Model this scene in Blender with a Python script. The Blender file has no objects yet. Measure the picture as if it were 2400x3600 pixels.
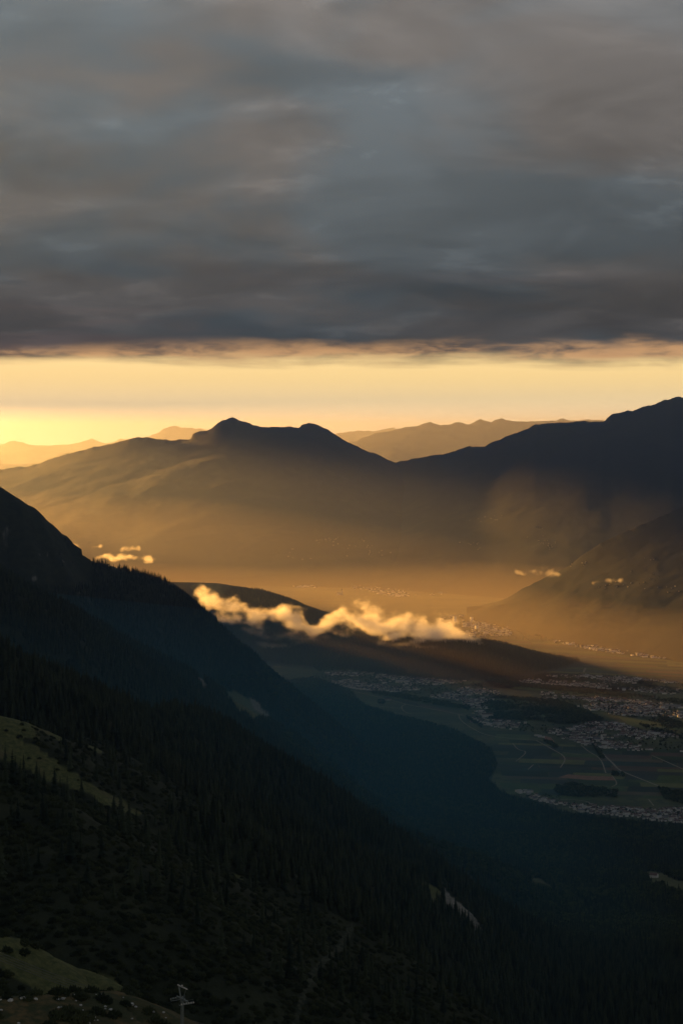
import bpy, bmesh, math, random
import numpy as np
from mathutils import Vector, Matrix

R = math.radians
random.seed(7)
rng = np.random.default_rng(7)
sc = bpy.context.scene
COL = sc.collection

# ------------------------------------------------------------------ camera
F = 7000.0                      # focal length in pixels of the 2400 x 3600 photograph
CAMZ = 1330.0                   # metres above the valley floor
TH = math.atan(255.0 / F)       # the lens points slightly down
cam = bpy.data.cameras.new('camera')
cam.sensor_fit = 'VERTICAL'; cam.sensor_height = 36.0; cam.lens = 70.0
cam.clip_start = 1.0; cam.clip_end = 250000.0
camo = bpy.data.objects.new('camera', cam); COL.objects.link(camo)
camo.location = (0, 0, CAMZ); camo.rotation_euler = (math.pi / 2 - TH, 0, 0)
sc.camera = camo

# ------------------------------------------------------------------ light and exposure
SUN_AZ = 36.0                   # degrees to the left of the view
SUN_EL = 4.6
sun = bpy.data.lights.new('sun', 'SUN')
sun.energy = 5.0; sun.angle = R(1.2); sun.color = (1.0, 0.455, 0.08)
suno = bpy.data.objects.new('sun', sun); COL.objects.link(suno)
sdir = Vector((-math.sin(R(SUN_AZ)) * math.cos(R(SUN_EL)), math.cos(R(SUN_AZ)) * math.cos(R(SUN_EL)), math.sin(R(SUN_EL))))
suno.rotation_euler = (-sdir).to_track_quat('-Z', 'Y').to_euler()
suno.location = (-9000, 11000, 4000)

class NT:
    """small helper for node trees"""
    def __init__(s, tree): s.t = tree; s.n = tree.nodes; s.l = tree.links
    def add(s, typ, **kw):
        n = s.n.new(typ)
        for k, v in kw.items(): setattr(n, k, v)
        return n
    def link(s, a, b): s.l.new(a, b)
    def put(s, sock, v):
        if isinstance(v, bpy.types.NodeSocket): s.l.new(v, sock)
        else: sock.default_value = v
    def math(s, op, a, b=None, c=None, clamp=False):
        n = s.add('ShaderNodeMath', operation=op); n.use_clamp = clamp
        s.put(n.inputs[0], a)
        if b is not None: s.put(n.inputs[1], b)
        if c is not None: s.put(n.inputs[2], c)
        return n.outputs[0]
    def vmath(s, op, a, b=None):
        n = s.add('ShaderNodeVectorMath', operation=op)
        s.put(n.inputs[0], a)
        if b is not None: s.put(n.inputs[1], b)
        return n.outputs[0]
    def mapr(s, v, a, b, c=0.0, d=1.0, smooth=True):
        n = s.add('ShaderNodeMapRange'); n.interpolation_type = 'SMOOTHSTEP' if smooth else 'LINEAR'
        s.put(n.inputs[0], v)
        for i, x in zip((1, 2, 3, 4), (a, b, c, d)): s.put(n.inputs[i], x)
        return n.outputs[0]
    def noise(s, vec, scale, detail=5.0, rough=0.55, dist=0.0, dim='3D'):
        n = s.add('ShaderNodeTexNoise'); n.noise_dimensions = dim
        if vec is not None: s.put(n.inputs['Vector'], vec)
        n.inputs['Scale'].default_value = scale; n.inputs['Detail'].default_value = detail
        n.inputs['Roughness'].default_value = rough; n.inputs['Distortion'].default_value = dist
        return n.outputs[0]
    def mix(s, f, a, b, blend='MIX'):
        n = s.add('ShaderNodeMix'); n.data_type = 'RGBA'; n.blend_type = blend; n.clamp_factor = True
        s.put(n.inputs[0], f)
        for i, v in ((6, a), (7, b)):
            s.put(n.inputs[i], v if isinstance(v, bpy.types.NodeSocket) else (*v, 1.0))
        return n.outputs[2]

world = bpy.data.worlds.new('World'); sc.world = world; world.use_nodes = True
def build_world():
    w = NT(world.node_tree); w.n.clear()
    out = w.add('ShaderNodeOutputWorld'); bg = w.add('ShaderNodeBackground')
    w.link(bg.outputs[0], out.inputs[0])
    tc = w.add('ShaderNodeTexCoord')
    sky = w.add('ShaderNodeTexSky'); sky.sky_type = 'NISHITA'; sky.sun_disc = False
    sky.sun_elevation = R(SUN_EL); sky.sun_rotation = R(-SUN_AZ)
    sky.altitude = 1900; sky.air_density = 1.6; sky.dust_density = 1.0; sky.ozone_density = 1.0
    sep = w.add('ShaderNodeSeparateXYZ'); w.link(tc.outputs['Generated'], sep.inputs[0])
    x, y, z = sep.outputs
    def layer(off, shift):                                 # a flat cloud layer seen in perspective
        zc = w.math('ADD', w.math('MAXIMUM', z, 0.0), off)
        comb = w.add('ShaderNodeCombineXYZ')
        w.link(w.math('DIVIDE', x, zc), comb.inputs[0]); w.link(w.math('DIVIDE', y, zc), comb.inputs[1]); comb.inputs[2].default_value = shift
        return comb.outputs[0]
    P = layer(0.20, 3.0); Q = layer(0.03, 9.0)
    big = w.noise(P, 1.5, 4, 0.5, 0.3)
    puff = w.noise(w.vmath('ADD', P, (31.0, 7.0, 0.0)), 3.4, 9, 0.56, 0.35)
    wisp = w.noise(w.vmath('ADD', P, (9.0, -17.0, 0.0)), 7.5, 9, 0.6, 0.3)
    tint = w.noise(w.vmath('ADD', P, (-14.0, 22.0, 0.0)), 2.0, 3, 0.5, 0.3)
    streak = w.noise(Q, 0.26, 9, 0.6, 0.1)
    # underside of the deck
    c1 = w.mix(w.mapr(tint, 0.40, 0.60), (0.084, 0.098, 0.108), (0.114, 0.105, 0.100))
    pink = w.math('MULTIPLY', w.mapr(z, 0.035, 0.10, 1.0, 0.0), w.mapr(streak, 0.48, 0.68))
    c1 = w.mix(w.math('MULTIPLY', pink, 0.8), c1, (0.200, 0.132, 0.118))
    lum = w.math('ADD', w.math('MULTIPLY', w.mapr(big, 0.28, 0.72), 0.38), w.math('MULTIPLY', w.mapr(puff, 0.38, 0.64), 0.30))
    edge = w.math('MULTIPLY', w.mapr(wisp, 0.52, 0.60), w.mapr(wisp, 0.60, 0.74, 1.0, 0.0))
    lum = w.math('ADD', lum, w.math('MULTIPLY', edge, w.math('MULTIPLY', w.mapr(puff, 0.5, 0.62), 0.24)))
    rise = w.math('ADD', w.mapr(z, 0.03, 0.13, 0.34, 0.74, False), w.mapr(z, 0.13, 0.24, 0.0, 0.62, False))   # the deck thins overhead
    lum = w.math('MULTIPLY', w.math('ADD', lum, 0.62), rise)
    deck = w.vmath('SCALE', w.mix(1.0, c1, lum, 'MULTIPLY')); deck.node.inputs[3].default_value = 1.0 / SKY_STRENGTH
    # clear strip under the deck
    gain = w.vmath('SCALE', sky.outputs[0]); gain.node.inputs[3].default_value = SKY_GAIN
    zt = w.mapr(z, 0.002, 0.034)
    skyc = w.mix(1.0, gain, w.mix(zt, (0.72, 0.60, 2.4), (0.60, 0.50, 0.95)), 'MULTIPLY')
    skyc = w.mix(0.84, skyc, w.mix(zt, (6.2, 5.3, 3.5), (5.6, 4.1, 1.75)))        # dust and thin cloud even out the glow
    ze = w.math('ADD', z, w.math('MULTIPLY', w.math('SUBTRACT', streak, 0.5), 0.020))
    ze = w.math('ADD', ze, w.math('MULTIPLY', w.math('SUBTRACT', puff, 0.5), 0.012))
    cover = w.mapr(ze, 0.0350, 0.0440)
    # lit fringe of the deck edge
    fr = w.mapr(w.math('ABSOLUTE', w.math('SUBTRACT', ze, 0.0430)), 0.0, 0.0085, 1.0, 0.0)
    deck2 = w.mix(w.math('MULTIPLY', fr, w.mapr(wisp, 0.36, 0.62, 0.12, 0.85)), deck, (3.4, 1.85, 0.80))
    col = w.mix(cover, skyc, deck2)
    w.link(col, bg.inputs[0]); bg.inputs[1].default_value = SKY_STRENGTH * 0.36
SKY_STRENGTH = 0.15
SKY_GAIN = 1.45
build_world()

sc.view_settings.view_transform = 'Standard'; sc.view_settings.look = 'None'
sc.view_settings.gamma = 1.0; sc.view_settings.exposure = 2.1
sc.view_settings.use_curve_mapping = False
cy = sc.cycles
sc.render.engine = 'CYCLES'
cy.use_denoising = True; cy.denoiser = 'OPENIMAGEDENOISE'; cy.denoising_input_passes = 'RGB_ALBEDO_NORMAL'
cy.max_bounces = 10; cy.diffuse_bounces = 1; cy.glossy_bounces = 1; cy.volume_bounces = 8
cy.transmission_bounces = 0; cy.transparent_max_bounces = 48
cy.sample_clamp_indirect = 4.0
cy.use_adaptive_sampling = False

# ------------------------------------------------------------------ helpers
def ray(px, py):
    """direction of a picture point, scaled to one metre along y"""
    u = (np.asarray(px, float) - 1200.0) / F; v = (1800.0 - np.asarray(py, float)) / F
    y = math.cos(TH) + v * math.sin(TH); z = -math.sin(TH) + v * math.cos(TH)
    return u / y, z / y
def at(px, py, d):
    a, b = ray(px, py)
    return np.array([a * d, d + 0 * a, CAMZ + b * d]).T
def ground(px, py, z=0.0):
    """point of the level valley floor seen at a picture point"""
    a, b = ray(px, py); d = (z - CAMZ) / b
    return np.array([a * d, d, 0 * d + z]).T
def pix(x, y, z):
    f = y * math.cos(TH) - (z - CAMZ) * math.sin(TH); u = y * math.sin(TH) + (z - CAMZ) * math.cos(TH)
    return 1200 + F * x / f, 1800 - F * u / f

_perm = rng.permutation(4096)
_ga = rng.random(4096) * 2 * math.pi
_gx, _gy = np.cos(_ga), np.sin(_ga)
def perlin(x, y):
    xi = np.floor(x).astype(np.int64); yi = np.floor(y).astype(np.int64)
    xf = x - xi; yf = y - yi
    u = xf * xf * xf * (xf * (xf * 6 - 15) + 10); v = yf * yf * yf * (yf * (yf * 6 - 15) + 10)
    def g(i, j, a, b):
        h = _perm[(_perm[i & 4095] + j) & 4095]; return _gx[h] * a + _gy[h] * b
    n00 = g(xi, yi, xf, yf); n10 = g(xi + 1, yi, xf - 1, yf); n01 = g(xi, yi + 1, xf, yf - 1); n11 = g(xi + 1, yi + 1, xf - 1, yf - 1)
    a = n00 + u * (n10 - n00); b = n01 + u * (n11 - n01)
    return (a + v * (b - a)) * 1.5
def fbm(x, y, wl, oct=5, gain=0.5, ridged=False):
    s = 0.0; a = 1.0; t = 0.0; f = 1.0 / wl
    for i in range(oct):
        n = perlin(x * f + 17.3 * i, y * f - 9.1 * i)
        if ridged: n = 1 - 2 * np.abs(n)
        s = s + a * n; t += a; a *= gain; f *= 2.03
    return s / t

def mesh_from(verts, faces, name='mesh'):
    me = bpy.data.meshes.new(name)
    verts = np.asarray(verts, np.float32); faces = np.asarray(faces, np.int32)
    k = faces.shape[1]; nf = len(faces)
    me.vertices.add(len(verts)); me.vertices.foreach_set('co', verts.ravel())
    me.loops.add(nf * k); me.loops.foreach_set('vertex_index', faces.ravel())
    me.polygons.add(nf)
    me.polygons.foreach_set('loop_start', np.arange(0, nf * k, k, dtype=np.int32))
    me.update(calc_edges=True)
    return me
def grid_mesh(X, Y, Z, name='mesh', smooth=True):
    n, m = X.shape
    i = np.arange(n * m).reshape(n, m)
    faces = np.stack([i[:-1, :-1], i[:-1, 1:], i[1:, 1:], i[1:, :-1]], -1).reshape(-1, 4)
    me = mesh_from(np.stack([X, Y, Z], -1).reshape(-1, 3), faces, name)
    if smooth: me.polygons.foreach_set('use_smooth', np.ones(len(me.polygons), bool))
    return me
def attr(me, name, arr):
    a = me.attributes.new(name, 'FLOAT', 'POINT'); a.data.foreach_set('value', np.asarray(arr, np.float32).ravel())
def link(name, me, mat=None, parent=None, **props):
    o = bpy.data.objects.new(name, me); COL.objects.link(o)
    if mat is not None: o.data.materials.append(mat)
    if parent is not None: o.parent = parent
    for k, v in props.items():
        if v is not None: o[k] = v
    return o
def new_mat(name):
    m = bpy.data.materials.new(name); m.use_nodes = True
    t = NT(m.node_tree); b = t.n['Principled BSDF']
    b.inputs['Roughness'].default_value = 0.9
    b.inputs['Specular IOR Level'].default_value = 0.1
    return m, t, b
def plain(name, col, rough=0.85, spec=0.2, metal=0.0, var=0.0, scale=1.0):
    m, t, b = new_mat(name)
    b.inputs['Roughness'].default_value = rough; b.inputs['Specular IOR Level'].default_value = spec
    b.inputs['Metallic'].default_value = metal
    if var:
        g = t.add('ShaderNodeNewGeometry')
        f = t.noise(g.outputs['Position'], scale, 4, 0.6)
        c = t.mix(t.mapr(f, 0.3, 0.7), tuple(x * (1 - var) for x in col), tuple(min(1, x * (1 + var)) for x in col))
        t.link(c, b.inputs['Base Color'])
    else: b.inputs['Base Color'].default_value = (*col, 1)
    return m

# ------------------------------------------------------------------ the near mountainside
K = 1000.0
def spur(pts, extra=()):
    """crest line: (pixel x, pixel y, distance in km); extra world points come first"""
    w = [np.array(e, float) for e in extra]
    w += [at(p[0], p[1], p[2] * K) for p in pts]
    return np.array(w)
SPURS = [  # crest, slope towards the camera, slope on the far side, rounding
 (spur([(-300,1480,7.6),(0,1708,7.6),(60,1748,7.6),(105,1772,7.62),(140,1800,7.64),(215,1872,7.68),(228,1900,7.7),(300,1962,7.75),(330,1975,7.78),(430,1998,7.88),(560,2032,8.0),(640,2092,8.12),(750,2205,8.35),(850,2300,8.65),(950,2385,9.1),(1040,2455,9.6),(1100,2500,9.75)],
       [(-2700,6900,1800),(-2150,7300,1640)]), .72, 1.0, 10),
 (spur([(-200,1905,5.0),(0,2010,5.2),(130,2085,5.4),(260,2150,5.6),(400,2228,5.8),(520,2292,6.0),(640,2352,6.2),(720,2412,6.35),(800,2450,6.45),(900,2512,6.6),(1000,2600,6.8),(1150,2715,6.9),(1400,2850,6.8)],
       [(-2600,3900,1600)]), .6, .85, 14),
 (spur([(-150,2190,2.8),(0,2300,2.9),(150,2352,3.0),(300,2412,3.1),(400,2462,3.2),(455,2470,3.3),(520,2488,3.35),(600,2510,3.4),(640,2492,3.6),(690,2504,3.65),(760,2540,3.75),(850,2630,3.9),(950,2720,4.1),(1100,2800,4.3),(1250,2870,4.4),(1450,2940,4.5),(1650,3005,4.7),(1900,3100,5.0),(2200,3230,5.4)],
       [(-1500,2300,1400)]), .6, .75, 10),
 (spur([(300,2590,2.55),(500,2680,2.6),(700,2770,2.7),(900,2850,2.8),(1100,2930,2.9),(1300,3010,3.0),(1520,3108,3.1),(1640,3200,3.2),(1760,3315,3.3),(1870,3415,3.4),(2000,3530,3.5),(2100,3640,3.6)]), .62, .8, 8),
 (spur([(-150,2440,2.1),(0,2514,2.1),(75,2531,2.1),(149,2562,2.12),(240,2604,2.15),(310,2620,2.2),(360,2645,2.22),(480,2730,2.25),(620,2820,2.3),(740,2880,2.33),(870,2935,2.36),(1060,3045,2.4),(1250,3170,2.45),(1450,3340,2.5),(1600,3480,2.55),(1750,3640,2.6)],
       [(-1200,1900,1350)]), .5, .9, 6),
 (spur([(-100,2690,1.5),(0,2745,1.5),(140,2785,1.5),(300,2845,1.55),(400,2892,1.6),(500,2935,1.62),(620,2990,1.65),(800,3080,1.68),(950,3170,1.7),(1100,3290,1.73),(1250,3440,1.76),(1400,3620,1.8)],
       [(-900,1300,1330)]), .5, .8, 10),
 (spur([(-200,3190,.95),(0,3280,.95),(80,3305,.95),(184,3361,.95),(283,3407,.96),(356,3428,.96),(421,3466,.97),(480,3500,.98),(600,3560,1.0),(760,3660,1.02)],
       [(-700,800,1260)]), .42, .7, 6),
 (spur([(-200,3520,.66),(0,3508,.66),(140,3500,.665),(300,3490,.68),(400,3486,.69),(450,3496,.69),(520,3520,.7),(600,3552,.71),(700,3600,.72),(900,3720,.74)],
       [(-400,600,1190)]), .35, .6, 5),
]
FOOT_PX = [(980,2400),(1100,2385),(1180,2410),(1240,2432),(1275,2478),(1400,2520),(1500,2542),(1600,2566),(1660,2600),(1735,2640),(1752,2690),(1722,2750),(1790,2800),(1900,2832),(2000,2862),(2150,2884),(2400,2908),(2800,2915),(4200,2935)]
FOOT = ground(*np.array(FOOT_PX, float).T)[:, :2]

def seg_dist(x, y, A, B):
    d = B - A; L = d @ d
    t = np.clip(((x - A[0]) * d[0] + (y - A[1]) * d[1]) / L, 0, 1)
    ex = x - (A[0] + t * d[0]); ey = y - (A[1] + t * d[1])
    return np.hypot(ex, ey), t, ex * d[1] - ey * d[0]          # > 0: to the right of the line
def in_poly(px, py, poly):
    c = np.zeros(np.shape(px), bool); n = len(poly); j = n - 1
    for i in range(n):
        xi, yi = poly[i]; xj, yj = poly[j]
        hit = ((yi > py) != (yj > py)) & (px < (xj - xi) * (py - yi) / (yj - yi + 1e-9) + xi)
        c ^= hit; j = i
    return c
def poly_sd(px, py, poly):
    d = np.full(np.shape(px), 1e9); n = len(poly); P = [np.array(p, float) for p in poly]
    for i in range(n): d = np.minimum(d, seg_dist(px, py, P[i], P[(i + 1) % n])[0])
    return np.where(in_poly(px, py, poly), d, -d)
FOOT_POLY = [tuple(p) for p in FOOT] + [(9000, -3000), (-9000, -3000), (-9000, 11500), (-1600, 11500)]

def near_height(x, y):
    x = np.asarray(x, float); y = np.asarray(y, float)
    d = np.full(x.shape, 1e9)
    for i in range(len(FOOT) - 1): d = np.minimum(d, seg_dist(x, y, FOOT[i], FOOT[i + 1])[0])
    ins = in_poly(x, y, FOOT_POLY)
    base = np.where(ins, d * 0.085 + 0.000012 * d * d, -0.2 * d)
    base = np.clip(base, -25, 520)
    base = base + np.clip(d / 400, 0, 1) * ins * (fbm(x, y, 900, 4) * 32)
    q = 0.0; h = [base]
    rough = fbm(x, y, 420, 6, 0.55)
    rid = fbm(x * 1.0, y * 0.55, 330, 5, 0.5, True)
    for crest, kn, kf, r in SPURS:
        best = np.full(x.shape, 1e12); bz = np.zeros(x.shape); bs = np.zeros(x.shape)
        for i in range(len(crest) - 1):
            dd, t, side = seg_dist(x, y, crest[i, :2], crest[i + 1, :2])
            m = dd < best
            best = np.where(m, dd, best); bz = np.where(m, crest[i, 2] + t * (crest[i + 1, 2] - crest[i, 2]), bz); bs = np.where(m, side, bs)
        k = np.where(bs > 0, kn, kf)
        fade = np.clip(best / (12 * r), 0, 1)
        z = bz - k * (np.sqrt(best * best + r * r) - r) + fade * (rough * 2.6 * r + (rid - 0.35) * 2.2 * r)
        h.append(z)
    h = np.stack(h); s = 4.0; mx = h.max(0)
    return mx + s * np.log(np.exp((h - mx) / s).sum(0))

# areas that are open grass or bare rock: (kind, distance range in km, outline)
OPEN = [
 ('grass', 1.9, 2.9, [(-80,2520),(0,2559),(109,2617),(201,2674),(281,2731),(350,2772),(436,2818),(505,2869),(459,2866),(390,2846),(344,2812),(281,2777),(161,2740),(86,2697),(0,2663),(-80,2640)]),
 ('grass', 1.9, 2.5, [(-80,2470),(0,2505),(75,2522),(149,2553),(235,2592),(216,2606),(161,2580),(92,2562),(138,2588),(155,2610),(92,2590),(0,2559),(-80,2520)]),
 ('grass', 1.9, 2.5, [(300,2610),(362,2640),(358,2650),(321,2640)]),
 ('grass', 3.1, 4.0, [(448,2458),(499,2476),(591,2502),(551,2514),(459,2484)]),
 ('grass', 3.1, 4.0, [(618,2480),(654,2484),(692,2498),(683,2512),(631,2498)]),
 ('grass', 4.8, 7.8, [(789,2431),(830,2431),(864,2451),(921,2497),(960,2540),(900,2530),(841,2497),(805,2465)]),
 ('grass', 3.6, 7.0, [(1865,3080),(1894,3088),(1962,3132),(1936,3142),(1900,3128),(1870,3122)]),
 ('grass', 3.8, 8.0, [(2255,3070),(2290,3062),(2330,3072),(2357,3085),(2420,3108),(2450,3160),(2400,3147),(2357,3132),(2319,3117),(2290,3112)]),
 ('grass', .70, 1.3, [(-80,3230),(0,3290),(77,3300),(184,3355),(283,3400),(356,3420),(430,3465),(459,3492),(325,3490),(230,3500),(153,3510),(96,3466),(38,3427),(0,3412),(-80,3390)]),
 ('heath', .45, .80, [(-80,3498),(0,3500),(330,3478),(420,3482),(600,3540),(760,3620),(800,3700),(-80,3700)]),
 ('grass', 1.4, 2.2, [(812,3070),(835,3078),(858,3086),(850,3094),(826,3086)]),
 ('grass', 2.0, 3.1, [(1242,2965),(1258,2972),(1266,2990),(1250,3004)]),
 ('grass', 2.4, 3.6, [(1470,3095),(1540,3120),(1556,3150),(1512,3180),(1500,3130)]),
 ('rock', 2.4, 3.7, [(1545,3096),(1570,3130),(1620,3180),(1660,3215),(1700,3270),(1690,3290),(1650,3250),(1600,3210),(1575,3200)]),
 ('rock', 4.8, 6.9, [(688,2345),(706,2350),(730,2430),(715,2440)]),
 ('rock', 4.8, 7.8, [(862,2450),(900,2470),(960,2540),(935,2520),(900,2495)]),
 ('gully', 1.0, 2.2, [(1180,3325),(1232,3245),(1248,3250),(1215,3325),(1112,3420),(1074,3510),(1046,3620),(1016,3620),(1052,3500),(1090,3420)]),
 ('grass', 5.0, 9.0, [(2020,2965),(2090,2985),(2060,2992)]),
]
def open_masks(x, y, z):
    """signed masks (pixels inside) of the open areas"""
    px, py = pix(x, y, z)
    wob = fbm(x, y, 28, 4) * 9 + fbm(x, y, 90, 3) * 7
    out = {}
    for kind, d0, d1, poly in OPEN:
        sd = np.full(np.shape(x), -1e3)
        xs = [p[0] for p in poly]; ys = [p[1] for p in poly]
        m = (px > min(xs) - 40) & (px < max(xs) + 40) & (py > min(ys) - 40) & (py < max(ys) + 40) & (y > d0 * K) & (y < d1 * K)
        if m.any(): sd[m] = poly_sd(px[m], py[m], poly) + np.clip(wob[m], -4, 4)
        out[kind] = np.maximum(out.get(kind, -1e3), sd)
    # bare rock faces high on the farthest crest
    r = fbm(x, y + z * 1.2, 120, 5, 0.6) - 0.27
    cliff = np.where((y > 6.2 * K) & (px < 420) & (py < 2110) & (z > 520), r * 16 - 1.2, -1e3)
    out['rock'] = np.maximum(out['rock'], cliff)
    return out

def slope_material():
    m, t, b = new_mat('mountainside')
    g = t.add('ShaderNodeNewGeometry'); P = g.outputs['Position']
    def A(n):
        a = t.add('ShaderNodeAttribute'); a.attribute_name = n; return a.outputs['Fac']
    n1 = t.noise(P, 0.03, 6, 0.65); n2 = t.noise(P, 0.25, 5, 0.65); n3 = t.noise(P, 0.006, 4, 0.5)
    floor_c = t.mix(t.mapr(n1, 0.35, 0.7), (0.012, 0.017, 0.010), (0.026, 0.032, 0.018))
    grass_c = t.mix(t.mapr(n2, 0.3, 0.7), (0.036, 0.048, 0.020), (0.088, 0.094, 0.040))
    grass_c = t.mix(t.mapr(n1, 0.5, 0.75), grass_c, (0.07, 0.06, 0.034))
    heath_c = t.mix(t.mapr(n2, 0.35, 0.65), (0.025, 0.034, 0.016), (0.085, 0.065, 0.032))
    heath_c = t.mix(t.mapr(n1, 0.45, 0.7), heath_c, (0.028, 0.036, 0.018))
    rock_c = t.mix(t.mapr(n2, 0.3, 0.75), (0.05, 0.055, 0.045), (0.22, 0.215, 0.20))
    c = t.mix(t.mapr(A('grass'), 0.2, 0.8), floor_c, grass_c)
    c = t.mix(t.mapr(A('heath'), 0.2, 0.8), c, heath_c)
    c = t.mix(t.mapr(A('gully'), 0.2, 0.8), c, t.mix(t.mapr(n2, 0.4, 0.6), (0.016, 0.023, 0.015), (0.042, 0.048, 0.034)))
    c = t.mix(t.mapr(A('rock'), 0.2, 0.8), c, rock_c)
    t.link(c, b.inputs['Base Color'])
    bump = t.add('ShaderNodeBump'); bump.inputs['Strength'].default_value = 0.8; bump.inputs['Distance'].default_value = 1.2
    t.link(n2, bump.inputs['Height']); t.link(bump.outputs[0], b.inputs['Normal'])
    return m
M_SLOPE = slope_material()

def build_near():
    az = np.radians(np.linspace(-17, 15.5, 640))
    dist = np.geomspace(260, 11400, 820)
    D, A = np.meshgrid(dist, az, indexing='ij')
    X = D * np.tan(A); Y = D
    Z = near_height(X, Y)
    me = grid_mesh(X, Y, Z, 'mountainside')
    ms = open_masks(X, Y, Z)
    for k in ('grass', 'heath', 'gully', 'rock'): attr(me, k, np.clip(ms[k] / 5 + 0.5, 0, 1))
    return link('mountainside', me, M_SLOPE, kind='structure')
build_near()

# ------------------------------------------------------------------ far ranges, hills, valley floor
def range_material(name, forest, meadow, rock, line, patch=0.0012):
    m, t, b = new_mat(name)
    g = t.add('ShaderNodeNewGeometry'); P = g.outputs['Position']
    z = t.add('ShaderNodeSeparateXYZ'); t.link(P, z.inputs[0]); z = z.outputs[2]
    n1 = t.noise(P, patch, 6, 0.6, 0.4); n2 = t.noise(P, 0.02, 5, 0.7)
    zz = t.math('ADD', z, t.math('MULTIPLY', t.math('SUBTRACT', n1, 0.5), 900.0))
    low = t.mapr(n1, 0.53, 0.575)
    low = t.math('MULTIPLY', low, t.mapr(z, 500.0, 950.0, 1.0, 0.0))
    c = t.mix(low, forest, meadow)
    c = t.mix(t.mapr(zz, line, line + 120), c, tuple(x * 0.8 for x in meadow))
    c = t.mix(t.math('MULTIPLY', t.mapr(zz, line + 150, line + 500), t.mapr(n2, 0.45, 0.6)), c, rock)
    c = t.mix(t.mapr(n2, 0.3, 0.7, 0.0, 0.5), c, (0.02, 0.025, 0.018))
    t.link(c, b.inputs['Base Color'])
    return m
M_RANGE = range_material('far_range', (0.010, 0.014, 0.012), (0.028, 0.032, 0.020), (0.036, 0.036, 0.036), 1250)

def far_range(name, crest, d_base, zbase=-12.0, relief=150.0, wl=2600.0, back=0.55, nu=420, nv=90, mat=None, jag=6.0, shape=1.0):
    """crest: (pixel x, pixel y, distance km). The flank runs from the crest to d_base(px) km."""
    c = np.array(crest, float)
    px = np.linspace(c[0, 0], c[-1, 0], nu)
    py = np.interp(px, c[:, 0], c[:, 1]); dc = np.interp(px, c[:, 0], c[:, 2]) * K
    ker = np.array([1, 2, 1]) / 4.0
    dc = np.interp(px, c[:, 0], c[:, 2]) * K
    db = np.interp(px, [p[0] for p in d_base], [p[1] for p in d_base]) * K
    cz = at(px, py, dc)[:, 2]
    ax = ray(px, py)[0]
    v = np.concatenate([-np.linspace(1, 0.02, 26) ** 1.5, np.linspace(0, 1, nv)])
    V, U = np.meshgrid(v, np.arange(nu), indexing='ij')
    DC = dc[U.astype(int)]; DB = db[U.astype(int)]; CZ = cz[U.astype(int)]; AX = ax[U.astype(int)]
    D = np.where(V >= 0, DC + (DB - DC) * V, DC - V * (DC - DB) * back)
    s = np.abs(V)
    prof = (1 - s) ** shape
    kk = np.exp(-np.linspace(-2.5, 2.5, 61) ** 2); kk /= kk.sum()
    cs = np.convolve(np.pad(cz, 30, mode='edge'), kk, 'valid')
    CS = cs[U.astype(int)]; w_ = np.clip(s / 0.07, 0, 1); w_ = w_ * w_ * (3 - 2 * w_)
    k2 = np.exp(-np.linspace(-2.2, 2.2, 171) ** 2); k2 /= k2.sum()
    C2 = np.convolve(np.pad(cz, 85, mode='edge'), k2, 'valid')[U.astype(int)]; w2 = np.clip((s - .05) / 0.22, 0, 1)
    CS = CS * (1 - w2) + C2 * w2
    Z = zbase + (CZ * (1 - w_) + CS * w_ - zbase) * prof
    X = AX * D
    env = np.sin(np.pi * np.clip(s, 0, 1)) ** 0.8
    Z = Z + env * relief * (fbm(X + 500, D * 0.6, wl, 6, 0.52, True) - 0.35) + env * relief * .35 * fbm(X, D, wl * .35, 6, .6)
    Z = Z + np.exp(-(s / 0.03) ** 2) * (fbm(X, D * 0 + 3, 300, 7, 0.7) * jag * 5.0)
    return link(name, grid_mesh(X, D, Z, name), mat or M_RANGE, kind='structure')

def E(px_pts): return px_pts
far_range('distant_range', [(-1500,1500,58),(-700,1540,58),(-200,1580,58),(0,1563,58),(50,1547,58),(100,1564,58),(230,1565,58),(300,1550,58),(320,1542,58),(370,1560,58),(400,1552,58),(430,1542,58),(470,1547,58),(540,1530,58),(590,1500,58),(606,1497,58),(690,1506,58),(735,1512,58),(800,1540,58),(1000,1560,58),(1200,1522,58),(1240,1514,58),(1300,1516,58),(1385,1503,58),(1400,1512,58),(1500,1530,58),(1700,1510,58),(2500,1500,58),(3800,1500,58)],
          [(-1500, 46), (3800, 46)], relief=200, jag=22)
far_range('middle_range', [(-1500,1600,44),(-400,1612,44),(0,1632,44),(120,1640,44),(200,1600,44),(380,1565,44),(470,1556,44),(600,1560,44),(900,1600,44),(1150,1590,44),(1240,1552,44),(1320,1524,44),(1400,1508,44),(1440,1501,44),(1505,1486,44),(1540,1492,44),(1580,1494,44),(1605,1482,44),(1640,1493,44),(1685,1473,44),(1720,1484,44),(1765,1470,44),(1795,1482,44),(1850,1482,44),(1930,1478,44),(1975,1472,44),(2000,1480,44),(2070,1474,44),(2130,1480,44),(2400,1476,44),(3800,1476,44)],
          [(-1500, 34), (3800, 34)], relief=200, jag=16)
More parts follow.
